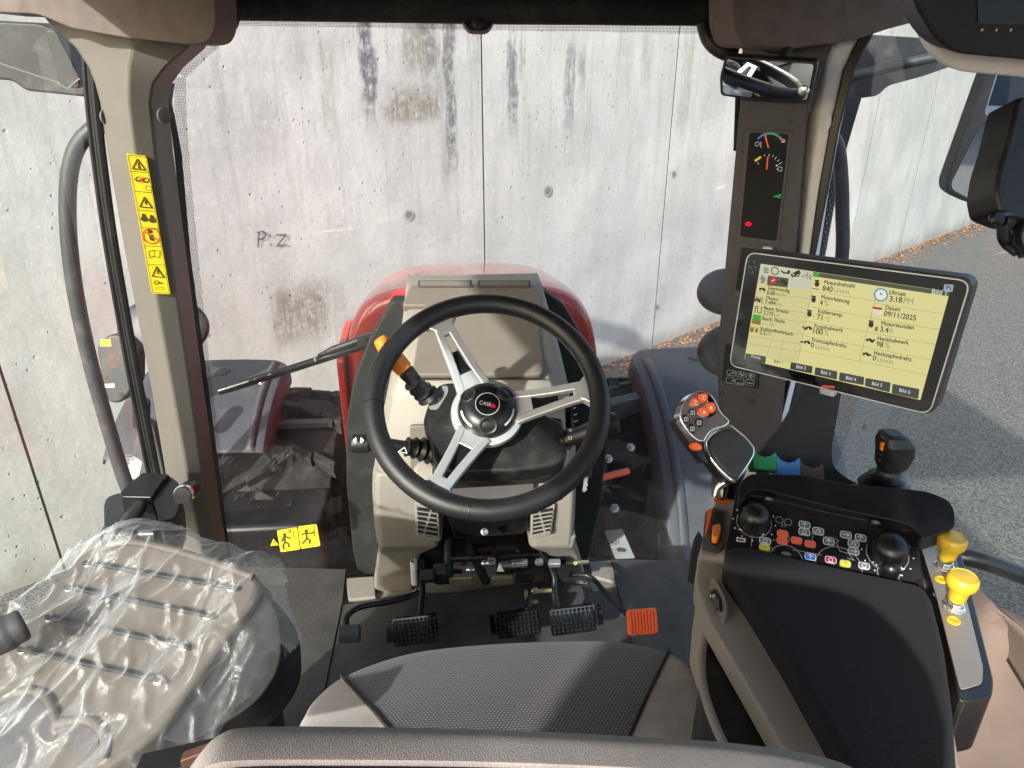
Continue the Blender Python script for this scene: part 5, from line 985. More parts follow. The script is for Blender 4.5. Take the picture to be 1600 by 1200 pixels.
f7 = fr3(at(1116, 985, Z=.70), at(1136, 985, Z=.712), at(1108, 905, Z=.7155)).off(.004); m = MB('taupe').prism(f7, rpoly(f7.pp([(1110, 905), (1118, 903), (1134, 935), (1136, 955), (1129, 982), (1124, 984), (1104, 945)]), .005), -.004, .001); m.use('black_gloss').prism(f7, rpoly(f7.pp([(1113, 925), (1121, 922), (1129, 940), (1130, 956), (1125, 958), (1114, 938)]), .003), .001, .005); m.use('gauge_white').ring(f7, f7.px(1121, 935), .0016, .0006, .0065).line(f7, f7.pp([(1116, 933), (1117, 937)]), .0008, .0065)
build('rocker_switch', m, bd, bevel=.0012, seg=2)
m = MB('black_matte').prism(fz(.60), fz(.60).pp([(1092, 826), (1102, 845), (1096, 875), (1078, 872), (1084, 840)]), -.05, 0); build('front_gaiter', m, CN, bevel=.004)
# keypad panel, sloping up to the front
zk = lambda x, y: (1130 + x / 5.161, 760 + y / 5.161)
fk = fr3(at(1140, 862, Z=.732), at(1440, 918, Z=.732), at(1160, 785, Z=.768)); Lk = lambda *ps: [fk.px(*zk(*p)) for p in ps]
m = MB('black_satin').prism(fk, rpoly(fk.pp([(1150, 770), (1430, 838), (1444, 935), (1130, 880)]), .004), -.03, 0); kpn = build('key_panel', m, CN, bevel=.001)
def knob(c, r, hgt, parent, px0=None):
    f = Fr(fk.p(*Lk(c)[0], 0), fk.x, fk.y); pr = []
    root = build('rotary_knob', MB('black_satin').loft([[f.p(r_ * (1 + (.04 if j % 2 and fl else 0)) * math.cos(6.2832 * j / 56), r_ * (1 + (.04 if j % 2 and fl else 0)) * math.sin(6.2832 * j / 56), h) for j in range(56)] for r_, h, fl in ((r, .0, 1), (r, .002, 1), (r * .9, hgt * .8, 1), (r * .80, hgt * .90, 0), (r * .55, hgt * 1.02, 0), (r * .25, hgt * 1.08, 0), (.001, hgt * 1.10, 0))]), parent, sharp=60)
    m = MB('grey_print').ring(f, (0, 0), r * 1.16, .0010, .0008, 40, 160, 380); m.use('white_print')
    for k in range(9): a = R(150 + 30 * k); m.disc(f, (r * 1.42 * math.cos(a), r * 1.42 * math.sin(a)), .0009, .0008, 8)
    build('scale', m, root, flat=True)
knob((248, 290), .0185, .030, kpn); knob((1322, 545), .0205, .030, kpn); knob((1330, 700), .0105, .022, kpn)
def key(c, w_, h_, mt, sym=0, parent=kpn):
    x, y = c; sx = .125 * 2
    q = [(x - w_ / 2, y - h_ / 2 - .16 * w_ / 2), (x + w_ / 2, y - h_ / 2 + .20 * w_ / 2), (x + w_ / 2, y + h_ / 2 + .20 * w_ / 2), (x - w_ / 2, y + h_ / 2 - .16 * w_ / 2)]
    P = rpoly(Lk(*q), .0035, 4); root = MB(mt).prism(fk, P, 0, .0022); root.use('gauge_white' if 0 else 'grey_print')
    ob = build('key_button', root, parent, bevel=.0006, seg=2); m = MB('white_print' if mt not in ('key_yellow', 'key_orange') else 'grey_print'); c2 = Vec(Lk(c)[0])
    cc = Vec((sum(p[0] for p in P), sum(p[1] for p in P))) / len(P)
    m.line(fk, [tuple(cc + (Vec(p) - cc) * .96) for p in P], .0006, .0024, True)
    r_ = random.Random(int(x * 7 + y)); k = .0032
    st = r_.randint(0, 3)
    if st == 0: m.ring(fk, c2, .0025, .0006, .0026, 12).line(fk, [(c2.x - k, c2.y - k), (c2.x + k, c2.y - k)], .0006, .0026)
    elif st == 1: m.line(fk, [(c2.x - k, c2.y), (c2.x, c2.y + k * .8), (c2.x + k, c2.y)], .0007, .0026).line(fk, [(c2.x, c2.y + k), (c2.x, c2.y - k)], .0006, .0026)
    elif st == 2: m.line(fk, [(c2.x - k, c2.y - k * .7), (c2.x - k * .2, c2.y + k * .7), (c2.x + k, c2.y + k * .2)], .0007, .0026).disc(fk, (c2.x + k * .5, c2.y - k * .5), .001, .0026, 8)
    else: m.line(fk, [(c2.x - k * 1.2, c2.y), (c2.x + k * 1.2, c2.y)], .0008, .0026).line(fk, [(c2.x + k * .4, c2.y + k * .6), (c2.x + k * 1.2, c2.y), (c2.x + k * .4, c2.y - k * .6)], .0007, .0026)
    build('symbol', m, ob, flat=True)
for c, mt in (((654, 315), 'key_green'), ((652, 373), 'key_green'), ((764, 365), 'key_grey'), ((848, 450), 'key_grey'), ((986, 396), 'key_grey'), ((1105, 420), 'key_grey'), ((1048, 468), 'key_grey'), ((1048, 528), 'key_grey'), ((1133, 646), 'key_grey'), ((336, 445), 'key_grey'),
              ((478, 385), 'key_orange'), ((475, 443), 'key_orange'), ((590, 440), 'key_orange'), ((700, 468), 'key_orange'), ((332, 500), 'key_yellow'), ((700, 572), 'key_blue'), ((864, 598), 'key_red'), ((982, 626), 'key_yellow')): key(c, 92, 54, mt)
m = MB('grey_print'); LL = lambda *p, w=.0010: m.line(fk, Lk(*p), w, .0007)
LL((236, 360), (226, 485)); LL((385, 440), (412, 432), (424, 440)); LL((385, 490), (410, 522)); LL((560, 512), (790, 556)); LL((716, 440), (722, 398)); LL((710, 385), (900, 418), (930, 440), (912, 455), (938, 522), (1010, 545), (1055, 598), (1000, 580)); LL((530, 400), (530, 450))
for (cx, cy), r_ in (((505, 592), .0195), ((930, 650), .0265)): m.ring(fk, Lk((cx, cy))[0], r_, .0010, .0007, 36, -10, 190)
for c in ((452, 272), (522, 290)): m.ring(fk, Lk(c)[0], .0045, .0009, .0008, 16)
m.line(fk, Lk((470, 305), (503, 310), (500, 328), (468, 322)), .0008, .0008, True)
m.use('white_print')
for x, y in ((140, 352), (310, 388), (1222, 616), (1445, 668)): m.line(fk, Lk((x - 18, y), (x - 6, y - 10), (x + 4, y + 6), (x + 18, y - 4)), .0009, .0008)
m.line(fk, Lk((112, 415), (176, 425), (174, 450), (110, 442)), .0011, .0008, True); m.use('key_orange').line(fk, Lk((140, 425), (165, 432)), .0020, .001); m.use('key_green').disc(fk, Lk((505, 545))[0], .006, .0009, ry=.0028)
build('panel_print', m, kpn, flat=True)
# curved cowl behind the keys
fw = fk.off(.026)
cp = [(1153, 780), (1158, 752), (1172, 740), (1250, 742), (1330, 757), (1400, 762), (1450, 768), (1484, 782), (1492, 800), (1492, 826), (1442, 842), (1434, 830), (1418, 818), (1390, 812), (1300, 792), (1190, 764), (1170, 766), (1160, 785)]
cw = build('cowl', MB('black_satin').prism(fw, rpoly(fw.pp(cp), .008, 3), -.040, 0), CN, bevel=.009, seg=5, sharp=25)
m = MB('black_satin').prism(fk, rpoly(fk.pp([(1153, 782), (1172, 766), (1190, 764), (1300, 792), (1392, 812), (1420, 820), (1440, 850), (1400, 830), (1280, 806), (1180, 782)]), .004), -.0, .012); build('cowl_lip', m, cw, bevel=.004)
for c in ((365, 112), (1222, 300)): f = Fr(fk.P(*zk(*c), .018), fk.x, (fk.n - fk.y * .6)); build('screw', MB('black_satin').lathe(f, [(.0075, -.004), (.0075, .0), (.0065, .001), (.0035, .0006), (.0005, .0006)], 20), cw)
# side module with the two yellow knobs
fm = fz(.735)
MD = build('side_module', MB('black_satin').prism(fm, rpoly(fm.pp([(1436, 838), (1492, 838), (1502, 862), (1553, 1062), (1551, 1088), (1500, 1098), (1470, 960)]), .008, 4), -.075, 0), CN, bevel=.007, seg=4)
fm2 = fm.off(.0005); m = MB('module_grey').prism(fm2, rpoly(fm2.pp([(1436, 847), (1482, 842), (1490, 858), (1536, 1045), (1534, 1070), (1500, 1080), (1492, 1050), (1462, 930)]), .006, 4), 0, .0015); mp = build('top_plate', m, MD, bevel=.0006)
m = MB('deep_black').fill(fm2, fm2.pp([(1426, 852), (1434, 850), (1444, 918), (1434, 918)]), .0015); build('gap', m, MD, flat=True)
m = MB('grey_print').ring(fm2, fm2.px(1457, 884), .003, .0008, .0022, 12).line(fm2, fm2.pp([(1452, 890), (1462, 893)]), .0008, .0024).ring(fm2, fm2.px(1462, 932), .003, .0008, .0022, 12); build('marks', m, mp, flat=True)
for c in ((1463, 853), (1470, 908), (1489, 972)): build('yellow_rivet', MB('yellow_knob').lathe(Fr(fm.p(*fm.px(*c), .0018), fm.x, fm.y), [(.0075, 0), (.0072, .0015), (.005, .0022), (.004, .0012), (.0005, .0012)], 20), mp)
for i, (c, lab) in enumerate((((1474, 889), 'yellow pull knob on the grey module, the one nearer the keypad'), ((1489, 953), 'yellow pull knob on the grey module, the one nearer the seat'))):
    o = fm.p(*fm.px(*c), .002); f = Fr(o, fm.x, fm.y); f.n = Vec((.05, .05, 1)).normalized(); K = empty('pull_knob', o, lab, 'knob', 'yellow knobs on the armrest module')
    build('collar', MB('chrome').lathe(f, [(.012, 0), (.0125, .003), (.0095, .004), (.009, .010), (.0065, .011), (.0065, .018)], 8), K, bevel=.0006)
    build('head', MB('yellow_knob').lathe(f, [(.008, .012), (.0095, .017), (.0108, .026), (.0155, .032), (.0165, .036), (.0160, .042), (.0135, .0448), (.0125, .0438), (.009, .0445), (.0005, .045)], 32), K)
# ============================================================ multifunction handle
HN = empty('drive_handle', at(1150, 780, Z=.72), 'chrome rimmed multi button drive handle rising at the front of the armrest', 'control handle')
# neck from the console up to the grip
gh_ = facing(1120, 690, .97, 48)
nk = catmull([at(1132, 778, 1.03), at(1136, 750, 1.03), at(1142, 725, 1.02), at(1140, 700, 1.00)], 5); n_ = len(nk)
build('neck', MB('black_gloss').tube(nk, [.018 + .004 * math.sin(k / (n_ - 1) * 3.1) for k in range(n_)], 20), HN)
# grip: rounded body with a soft pad on its face
zg = lambda x, y: (1040 + x / 4.285, 600 + y / 4.285)
G1 = [(268, 380), (300, 325), (345, 300), (420, 262), (450, 262), (560, 350), (615, 420), (612, 470), (560, 560), (485, 660), (440, 640), (360, 565), (290, 470)]
m = MB('black_plastic').prism(gh_.off(-.012), rpoly(gh_.pp([zg(*p) for p in G1]), .010, 4), -.028, 0); gb = build('grip_body', m, HN, bevel=.014, seg=5, sharp=25)
m = MB('chrome').prism(gh_.off(-.006), rpoly(gh_.pp([zg(*p) for p in G1]), .010, 4), -.008, 0); build('chrome_rim', m, gb, bevel=.003)
G2 = [(282, 385), (312, 338), (350, 318), (430, 282), (548, 365), (600, 435), (598, 468), (548, 552), (480, 640), (440, 622), (372, 552), (305, 462)]
m = MB('rail_grey').prism(gh_.off(-.006), rpoly(gh_.pp([zg(*p) for p in G2]), .009, 4), 0, .005, .94); build('soft_pad', m, gb, bevel=.0025, label='dark grey soft palm pad')
# head with buttons
H1 = [(92, 220), (120, 120), (180, 60), (240, 42), (300, 60), (345, 120), (372, 190), (440, 250), (400, 290), (340, 300), (290, 330), (262, 390), (215, 385), (170, 350), (110, 270)]
gq_ = facing(1090, 650, .945, 58, -6)
hd = build('button_head', MB('chrome').prism(gq_, rpoly(gq_.pp([zg(*p) for p in H1]), .010, 4), -.030, 0), HN, bevel=.009, seg=5, sharp=25)
m = MB('black_gloss').prism(gq_, rpoly(gq_.pp([zg(*p) for p in ((200, 62), (260, 55), (310, 85), (342, 150), (340, 200), (290, 230), (250, 225), (300, 150), (270, 90))]), .006), 0, .0012); build('black_inset', m, hd, bevel=.0005)
m = MB('seal_rubber').prism(gq_.off(-.03), rpoly(gq_.pp([zg(*p) for p in ((88, 250), (100, 215), (130, 250), (200, 350), (260, 395), (320, 520), (300, 530), (250, 470), (190, 395))]), .006), -.02, .012); build('dark_edge', m, hd, bevel=.004)
for q, mt, sy in ((((212, 70), (262, 62), (280, 80), (270, 115), (240, 130), (210, 100)), 'orange', 0), (((162, 120), (182, 85), (222, 115), (225, 140), (200, 152), (165, 150)), 'orange', 0), (((258, 130), (320, 122), (334, 175), (300, 205), (268, 165)), 'orange', 1), (((212, 165), (260, 150), (290, 190), (280, 218), (240, 222), (215, 195)), 'orange', 2),
                  (((150, 178), (175, 165), (200, 185), (196, 215), (165, 218), (150, 205)), 'black_satin', 3), (((108, 220), (130, 200), (158, 225), (152, 262), (125, 272), (108, 250)), 'black_satin', 3), (((192, 250), (205, 226), (238, 232), (246, 278), (215, 300), (195, 280)), 'black_satin', 4), (((145, 285), (165, 262), (195, 285), (200, 325), (170, 340), (148, 315)), 'black_satin', 4)):
    P = gq_.pp([zg(*p) for p in q]); b = build('button', MB(mt).prism(gq_, rpoly(P, .0035), 0, .0052), hd, bevel=.0016); c = Vec((sum(p[0] for p in P), sum(p[1] for p in P))) / len(P)
    m = MB('white_print'); k = .0024
    if sy == 0: m.line(gq_, [(c.x - k, c.y + k), (c.x + k, c.y + k * .6)], .0009, .0056).line(gq_, [(c.x, c.y + k * .8), (c.x, c.y - k)], .0009, .0058).line(gq_, [(c.x - k, c.y - k * .8), (c.x + k, c.y - k * 1.2)], .0009, .0056)
    elif sy < 3: m.disc(gq_, c, .0018, .0056, 10).line(gq_, [(c.x - k, c.y - k), (c.x + k, c.y - k)], .0008, .0057)
    else: m.line(gq_, [(c.x - k, c.y - k), (c.x + k, c.y - k), (c.x + k, c.y + k), (c.x - k, c.y + k)], .0007, .0056, True).line(gq_, [(c.x, c.y + k * .5), (c.x, c.y - k * .5)], .0008, .0057)
    build('symbol', m, b, flat=True)
build('thumb_switch', MB('orange').prism(gq_.off(-.012), rpoly(gq_.pp([zg(*p) for p in ((190, 395), (215, 385), (255, 410), (258, 435), (225, 448), (195, 425))]), .004), -.012, .006), hd, bevel=.003)
build('chrome_foot', MB('chrome').tube(catmull([zz for zz in (at(1146, 742, .985), at(1136, 752, .985), at(1122, 762, .99), at(1117, 776, .99))], 4), [.002 + .003 * math.sin(.3 + k / 12 * 2.6) for k in range(13)], 12), HN)
# ============================================================ coloured valve levers
for (u, v, mt, cn) in ((1195, 728, 'green_lever', 'green'), (1232, 737, 'blue_lever', 'blue'), (1269, 745, 'brown_lever', 'brown')):
    f = facing(u, v - 8, 1.01, 46, -8); k = 1.16 * 1.01 / FPX
    L_ = empty('valve_lever', f.p(0, 0, -.05), '%s ribbed finger lever standing up behind the keypad cowl' % cn, 'lever', 'coloured finger levers')
    P = [(-15, -12), (16, -12), (16, 14), (10, 8), (0, 5), (-10, 8), (-16, 15)]
    hd_ = build('saddle', MB(mt).prism(f, rpoly([(a * k, b * k) for a, b in P], .001), -.022, 0), L_, bevel=.0015)
    m = MB(mt)
    for j in range(4): m.line(f, [(-14 * k, (-9 + 4 * j) * k), (14 * k, (-9 + 4 * j) * k)], .0012, .0006)
    build('ribs', m, hd_, flat=True); build('stem', MB('black_satin').box(f.p(0, -.020, -.012), f.x * .007, f.y * .016, f.n * .005), L_, bevel=.001)
# ============================================================ small joystick
JS = empty('joystick', at(1385, 765, 1.0), 'small black angular joystick on a rubber bellows behind the armrest cowl', 'joystick')
zj = lambda x, y: (1040 + x / 2.857, 580 + y / 2.857)
o = at(1382, 762, 1.01); ax = Vec((.02, .05, 1)).normalized(); f = Fr(o, (1, 0, 0), (0, 1, 0)); f.n = ax
build('bellows', MB('seal_rubber').lathe(f, [(.034, .0), (.036, .003), (.028, .006), (.031, .010), (.022, .014), (.025, .018), (.017, .022), (.015, .032)], 32), JS, sharp=70)
def oct_(z, rx, ry, ox=0, oy=0): return [f.p(ox + rx * math.copysign(abs(math.cos(t)) ** .55, math.cos(t)), oy + ry * math.copysign(abs(math.sin(t)) ** .55, math.sin(t)), z) for t in [6.2832 * k / 20 for k in range(20)]]
hd = build('head', MB('black_plastic').loft([oct_(.030, .014, .014), oct_(.038, .019, .018, .002), (oct_(.056, .0225, .021, .003)), oct_(.072, .0225, .022, .0), oct_(.084, .016, .018, -.005), oct_(.087, .010, .011, -.006)]), JS, bevel=.002, sharp=20)
build('side_button', MB('orange_amber').box(f.p(-.021, -.006, .070), (.0025, 0, 0), (0, .003, 0), (0, 0, .006)), hd, bevel=.001)
for z in (.080, .058, .050): build('side_button', MB('seal_rubber').box(f.p(-.0225, -.004, z), (.0025, 0, 0), (0, .005, 0), (0, 0, .003)), hd, bevel=.001)
build('base_plate', MB('black_plastic').box(at(1385, 778, 1.0), (.045, 0, 0), (0, .03, 0), (0, 0, .008)), JS, bevel=.006)
# bridge from the cowl to the right under the joystick
# ============================================================ overhead monitor and handset at the top right
fo = facing(1540, 40, .62, 100, -2); OM = empty('overhead_monitor', fo.p(0, 0, -.02), 'black framed overhead display hanging from the roof at the top right corner', 'monitor')
m = MB('black_plastic').prism(fo, rpoly(fo.pp([(1420, -60), (1428, 5), (1462, 62), (1492, 84), (1760, 108), (1760, -160), (1420, -160)]), .012), -.035, 0); mo = build('case', m, OM, bevel=.008)
m = MB('pillar_pale').prism(fo.off(-.036), rpoly(fo.off(-.036).pp([(1424, 0), (1460, 84), (1494, 112), (1760, 136), (1760, -160), (1424, -160)]), .014), -.02, 0); build('rim', m, mo, bevel=.006)
m = MB('far_window').fill(fo, fo.pp([(1524, -100), (1527, 36), (1760, 46), (1760, -100)]), .0012); build('screen', m, mo, flat=True)
m = MB('cream')
for k in range(6): m.disc(fo, fo.px(1533 + 22.5 * k, 46.5), .0012, .0014, 8)
build('keys_row', m, mo, flat=True)
HS = empty('cable_bracket', at(1590, 320, .8), 'black bracket with a tangle of cables at the right edge of the picture', 'bracket')
fh = facing(1590, 310, .80, 66); m = MB('black_plastic').prism(fh, rpoly(fh.pp([(1592, 150), (1575, 220), (1562, 262), (1556, 300), (1562, 330), (1600, 345), (1680, 345), (1680, 150)]), .006), -.05, 0); build('block', m, HS, bevel=.008)
m = MB('seal_rubber')
for q in (((1552, 345), (1560, 338), (1580, 336), (1620, 345)), ((1566, 350), (1568, 375), (1585, 388), (1620, 380)), ((1580, 340), (1572, 360), (1590, 372), (1625, 368)), ((1590, 395), (1578, 380), (1600, 350), (1640, 350)), ((1600, 400), (1590, 370), (1610, 340), (1640, 330))): m.tube(catmull([at(u, v, .79 + i * .008) for i, (u, v) in enumerate(q)], 6), .0055, 10)
m.lathe(facing(1556, 342, .785, 60), [(.002, -.004), (.008, -.002), (.009, .002), (.006, .006)], 16); build('cables', m, HS)
# ============================================================ outside mirror
qm = at(1540, 210, 1.9); view = (CAM - qm).normalized(); tg = (Vec((5.5, -13, -.75)) - qm).normalized(); nn = (view + tg).normalized(); xx = Vec((0, 0, 1)).cross(nn).normalized(); fx = Fr(qm, xx, nn.cross(xx))
EM = empty('outside_mirror', qm, 'tall outside mirror with two panes beyond the right window', 'mirror')
hs = build('housing', MB('rail_grey').prism(fx, rpoly(fx.pp([(1546, 100), (1640, 96), (1640, 330), (1560, 326), (1502, 314), (1480, 300), (1479, 285)]), .03), -.06, 0), EM, bevel=.02)
for q, nm in ((((1561, 108), (1640, 108), (1640, 190), (1546, 184), (1540, 176)), 'upper_glass'), (((1533, 192), (1640, 202), (1640, 326), (1510, 308), (1488, 296), (1486, 286)), 'lower_glass')):
    build(nm, MB('mirror').fill(fx, rpoly(fx.pp(q), .012), .001), hs, flat=True); build('glass_rim', MB('label_white' if nm[0] == 'u' else 'rail_grey').line(fx, rpoly(fx.pp(q), .012), .006, .0005, True), hs, flat=True)
build('stay', MB('rail_grey').tube(catmull([fx.p(0, .15, -.07), fx.p(-.05, .2, -.10), at(1330, 120, 2.0)], 5), .014, 10), EM)
# ============================================================ driver's seat
DS = empty('driver_seat', (.0, .5, .0), 'driver seat with light cloth bolsters and a dark dashed fabric centre', 'seat')
# cushion outline from sight lines on the plane z=.53
front = [(474, 1122), (492, 1090), (540, 1052), (640, 1018), (760, 1004), (880, 999), (960, 1000), (1040, 1015), (1082, 1045), (1106, 1090), (1118, 1145)]
fp = [at(u, v, Z=.53) for u, v in front]; cl = catmull(fp, 4)
yb = .18
def _at_t(t): i = t * (len(cl) - 1); k = int(i); return cl[k].lerp(cl[k + 1], i - k)
def _ext(p, q): return p.x + (q.x - p.x) * (p.y - yb) / (p.y - q.y)
XL, XR = _ext(_at_t(.19), at(588, 1128, Z=.53)), _ext(_at_t(.71), at(988, 1150, Z=.53)); XL0, XR0 = -.31, .30
def cush(t, s_):      # t along the outline, s_ 0 front edge .. 1 back
    i = t * (len(cl) - 1); k = int(min(len(cl) - 2, math.floor(i))); p = cl[k].lerp(cl[k + 1], i - k)
    bx = (XL0 + (XL - XL0) * t / .19) if t < .19 else (XL + (XR - XL) * (t - .19) / .52) if t < .71 else (XR + (XR0 - XR) * (t - .71) / .29); b = Vec((bx + .0, yb, .515)); q = p.lerp(b, s_)
    e = abs(t - .5) * 2; q.z += .020 * min(1, s_ * 6) + .022 * max(0, e - .55) * 2 * math.sin(min(1, s_ * 2) * 1.57) - .012 * (1 - e) * s_
    return q
rings = []
NV = 26
def rolled(t, k):     # k 0..: below front edge to the back
    if k < 6:
        a = R(-90 + 90 * k / 6 ); p = cush(t, .0); c = Vec((.0, .45, p.z)); d = (p - c); d.z = 0; d.normalize(); r = .040
        return p - d * r + d * r * math.cos(a * .98) + Vec((0, 0, r * math.sin(a) - .0)) + Vec((0, 0, -.018 if k == 0 else 0))
    return cush(t, ((k - 6) / (NV - 6)) ** 1.2)
def seat_part(lo, hi, mt, name):
    n = 28; m = MB(mt); k0 = m.av([rolled(lo + (hi - lo) * i / n, j) for j in range(NV + 1) for i in range(n + 1)])
    for j in range(NV):
        for i in range(n): a = k0 + j * (n + 1) + i; m.af(a, a + 1, a + n + 2, a + n + 1)
    return build(name, m, DS, sub=1)
seat_part(.0, .19, 'seat_cloth', 'left_bolster'); seat_part(.19, .71, 'seat_mesh', 'cushion'); seat_part(.71, 1., 'seat_cloth', 'right_bolster')
for t in (.19, .71): build('piping', MB('black_matte').tube([rolled(t, j) + Vec((0, 0, .0008)) for j in range(2, NV + 1)], .0022, 8), DS)
m = MB('black_matte').prism(fz(.3), rpoly([(-.22, .2), (.22, .2), (.22, .62), (-.22, .62)], .05), 0, .16); build('seat_base', m, DS, bevel=.02)
# backrest top near the camera
bt = [(-.30, .84), (-.285, .90), (-.25, .945), (-.205, .965), (-.12, .974), (0, .977), (.06, .974), (.12, .958), (.17, .925), (.21, .86)]
# sight-line based outline of its upper front edge
ed = [at(u, v - 30, Y=.255) for u, v in ((296, 1205), (322, 1168), (352, 1138), (400, 1126), (560, 1126), (760, 1131), (960, 1141), (1120, 1152), (1230, 1167), (1300, 1185), (1350, 1212))]
edc = catmull(ed, 6); rings = []
prof = [(-.012, -.60), (.004, -.30), (.008, -.12), (.006, -.05), (-.002, -.016), (-.012, -.003), (-.022, .0005), (-.034, .003), (-.0365, -.0008), (-.039, .003), (-.050, .0045), (-.0525, .0006), (-.055, .0045), (-.066, .004), (-.0685, .0), (-.071, .0038), (-.10, .0), (-.125, -.02), (-.13, -.08), (-.135, -.5)]
for p in edc: rings.append([Vec((p.x + (-.02 if p.x < 0 else 0) * 0, p.y + d, p.z + h)) for d, h in prof])
build('backrest', MB('seat_cloth').loft(rings, cap=True, closed=True), DS, sharp=60)
m = MB('seal_rubber').line(gt, [(0, 0), (0.0001, 0)], .0001); 
# red latch at the seat's left foot
m = MB('rust_cover').box(at(318, 1176, .72), (.020, .004, .004), (0, .006, 0), (0, 0, .006)); m.use('black_plastic').box(at(300, 1186, .73), (.05, .01, .0), (0, .015, 0), (0, 0, .008)); build('belt_buckle', m, bevel=.002, thing=('red brown seat belt buckle left of the driver seat', 'belt buckle'))
# ============================================================ passenger seat, folded, under plastic film
PSX = empty('passenger_seat', (-.55, .75, .0), 'folded brown passenger seat back with four stretched cords', 'seat')
A_, B_, C_ = at(190, 838, 1.13), at(400, 905, 1.045), at(250, 1080, .93)
pf = fr3(at(248, 1063, .955), at(288, 1010, .985) + (at(362, 918, 1.03) - at(288, 1010, .985)), at(35, 1015, .985)); 
# plane through the four cord ends
o = at(35, 1015, .995); ex = at(248, 1065, .960) - o; ey = at(138, 880, 1.065) - o; pf = Fr(o, ex, ey)
ol = [(196, 842), (250, 850), (398, 897), (404, 912), (392, 945), (262, 1128), (232, 1160), (120, 1240), (-160, 1250), (-150, 1060), (0, 1012), (120, 870), (150, 850)]
sh = build('back_shell', MB('seat_back_shell').prism(pf, rpoly(pf.pp(ol), .012, 4), -.075, 0), PSX, bevel=.012, seg=5)
m = MB('seat_back_shell').tube(catmull([pf.P(u, v, .002) for u, v in ((160, 858), (200, 847), (255, 856), (330, 878), (396, 902))], 6), .006, 10); build('top_bead', m, sh)
build('side_cloth', MB('black_matte').prism(pf.off(-.02), rpoly(pf.off(-.02).pp([(404, 912), (438, 960), (440, 1040), (400, 1100), (290, 1165), (240, 1150), (390, 940)]), [.01, .03, .05, .05, .03, .01, .01], 6), -.10, 0), sh, bevel=.01)
for a, b in (((138, 880), (362, 918)), ((108, 918), (325, 962)), ((78, 965), (288, 1010)), ((35, 1015), (248, 1063))):
    A = pf.P(*a, .006); B = pf.P(*b, .006); M_ = (A + B) / 2 - pf.n * .001
    c = build('cord', MB('cord').tube(catmull([A - pf.n * .009, A, M_, B, B - pf.n * .009], 6), .0032, 10), PSX)
    for q in (a, b): build('eyelet', MB('cream' if q[0] > 200 else 'zinc').lathe(Fr(pf.P(*q, 0), pf.x, pf.y), [(.0062, 0), (.0066, .0014), (.0052, .0024), (.0038, .001)], 20), c)
for q in (((-40, 1125), (0, 1095), (28, 1082), (56, 1081), (76, 1094), (86, 1118), (92, 1130), (118, 1126), (142, 1128), (158, 1141), (165, 1160), (160, 1186)),):
    build('moulded_rim', MB('seat_back_shell').tube(catmull([pf.P(u, v, .002) for u, v in q], 6), .0065, 10), sh)
build('recess_shade', MB('taupe_dark').fill(pf, pf.pp(rpoly([(-60, 1130), (0, 1104), (30, 1090), (56, 1090), (72, 1100), (82, 1125), (90, 1150), (60, 1190), (-60, 1240)], 8, 3)), .0012).fill(pf, pf.pp(rpoly([(100, 1140), (120, 1134), (140, 1136), (154, 1150), (156, 1180), (110, 1185)], 8, 3)), .0012), sh)  # flat dark fills painting the shade inside the moulded rim
build('side_bolster', MB('cluster_brown').tube(catmull([at(-70, 1022, .9), at(-5, 996, .92), at(28, 980, .93), at(40, 974, .935)], 6), [.024] * 10 + [.022] * 5 + [.021, .02, .019, .012], 16), PSX)
m = MB('black_matte').prism(fz(.05), rpoly([(-.74, .35), (-.42, .35), (-.36, .85), (-.70, .95)], .03), 0, .38); build('seat_base', m, PSX, bevel=.03)
# plastic film
U0 = [(-40, 900), (10, 862), (100, 832), (150, 826), (220, 826), (300, 850), (390, 868), (428, 884), (452, 905)]
def film(a, b):
    # outline in plane coordinates of the seat back, draping down past its edges
    x = -.40 + .84 * a; y = -.20 + .52 * b
    return x, y
cx_, cy_ = pf.px(215, 845); rx_, ry_ = pf.px(400, 905); bx_, by_ = pf.px(250, 1140)
poly_in = [Vec(q) for q in pf.pp(ol)]
def sdist(x, y):      # outside distance from the seat back outline
    p = Vec((x, y)); best = 9; ins = False; n = len(poly_in)
    for i in range(n):
        a, b = poly_in[i], poly_in[(i + 1) % n]; e = b - a; t = max(0, min(1, (p - a).dot(e) / e.dot(e))); best = min(best, (p - a - e * t).length)
        if (a.y > y) != (b.y > y) and x < (b.x - a.x) * (y - a.y) / (b.y - a.y) + a.x: ins = not ins
    return -best if ins else best
xs = [p.x for p in poly_in]; ys = [p.y for p in poly_in]; X0, X1, Y0, Y1 = min(xs) - .06, max(xs) + .115, min(ys) - .05, max(ys) + .055
NU, NW = 210, 170; m = MB('plastic_film'); idx = {}; keep = {}
def fold(x, y, o_): n1 = noise.noise(Vec((x + o_, y, o_))); return max(0, 1 - abs(n1) * 3.4) ** 1.5
xr = pf.px(404, 912)[0]
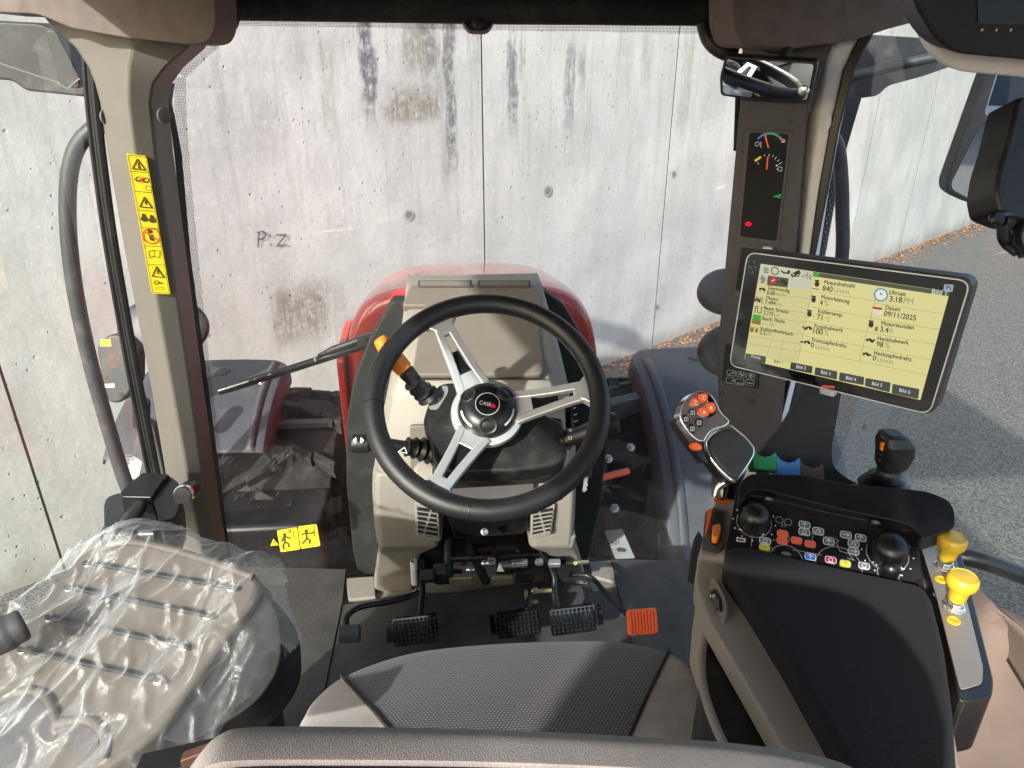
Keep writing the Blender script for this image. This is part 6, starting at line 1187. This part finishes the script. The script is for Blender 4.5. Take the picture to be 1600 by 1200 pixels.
for j in range(NW + 1):
    for i in range(NU + 1):
        x = X0 + (X1 - X0) * i / NU; y = Y0 + (Y1 - Y0) * j / NW; d = sdist(x, y)
        rs = min(1, max(0, (x - pf.px(255, 1120)[0]) * 14)) * min(1, max(0, (cy_ - .02 - y) * 14)); lim = .042 + .020 * noise.noise(Vec((x * 14, y * 14, 3))) + .035 * rs
        if d > lim: continue
        q = x * .85 - y * .53; r_ = x * .53 + y * .85
        z = .012 + .020 * fold(q * 9, r_ * 2.0, 2) + .012 * fold(q * 17 + 3, r_ * 4, 7) + .006 * fold(x * 34, y * 20, 11)
        z += .030 * math.exp(-((x - cx_) ** 2 + (y - cy_ - .01) ** 2) / .003)
        dd = max(0, d); z -= (dd * 1.1 + (dd * dd) * 6) * (1 - rs) + rs * (dd * .25 + dd * dd * 5)
        jx = .004 * noise.noise(Vec((x * 25, y * 25, 9))); jy = .004 * noise.noise(Vec((x * 25, y * 25, 19)))
        idx[i, j] = m.av([pf.p(x + jx, y + jy, z)])
for j in range(NW):
    for i in range(NU):
        k = [(i, j), (i + 1, j), (i + 1, j + 1), (i, j + 1)]
        if all(q in idx for q in k): m.af(*[idx[q] for q in k])
build('plastic_film', m, thing=('clear crinkled plastic film draped over the folded passenger seat', 'plastic film'), sharp=180)
# folds standing up as tubes of film along the edge
# ============================================================ door latch box (left)
DL = empty('door_latch', at(235, 840, 1.62), 'black door latch box with a round chrome lock barrel at the left pillar', 'door latch')
zl = lambda x, y: (140 + x / 8.889, 720 + y / 8.889)
TPZ = at(*zl(500, 480), 1.50).z; f1 = fz(TPZ)
top = [(738, 158), (1110, 180), (1010, 270), (900, 420), (870, 500), (430, 490), (420, 430), (520, 330)]
m = MB('black_satin').prism(f1, rpoly(f1.pp([zl(*p) for p in top]), .006), -.085, 0); lb = build('case', m, DL, bevel=.006, seg=4)
m = MB('black_plastic').prism(f1.off(-.012), rpoly(f1.off(-.012).pp([zl(*p) for p in ((1090, 190), (1235, 300), (1250, 560), (1235, 680), (1180, 780), (960, 850), (880, 520), (960, 320))]), .008), -.08, 0); build('side_case', m, lb, bevel=.008)
f = facing(*zl(1290, 480), 1.49, 75, 0); build('lock_barrel', MB('black_satin').lathe(f, [(.020, -.045), (.020, -.004), (.017, 0), (.0005, .0005)], 28), DL)
m = MB('chrome').lathe(f, [(.0185, -.014), (.0205, -.012), (.0205, -.004), (.0185, -.002)], 28, cap=False); build('chrome_ring', m, DL)
build('lever_bar', MB('black_satin').tube([at(*zl(700, 640), 1.49), at(*zl(560, 830), 1.42), at(*zl(470, 960), 1.36)], [.014, .016, .016], 14), DL)
build('outer_block', MB('rail_grey').prism(f1.off(-.05), rpoly(f1.off(-.05).pp([zl(*p) for p in ((190, 620), (230, 500), (430, 430), (560, 560), (600, 960), (200, 960))]), .012), -.10, 0), DL, bevel=.012)
m = MB('grey_print').fill(f1, f1.pp([zl(820, 290), zl(880, 280), zl(870, 300)]), .001); build('lower_plate', MB('rail_grey').prism(facing(260, 826, 1.58, 70), [(-.03, -.05), (.03, -.05), (.03, .01), (-.03, .015)], -.01, 0), DL, bevel=.003)
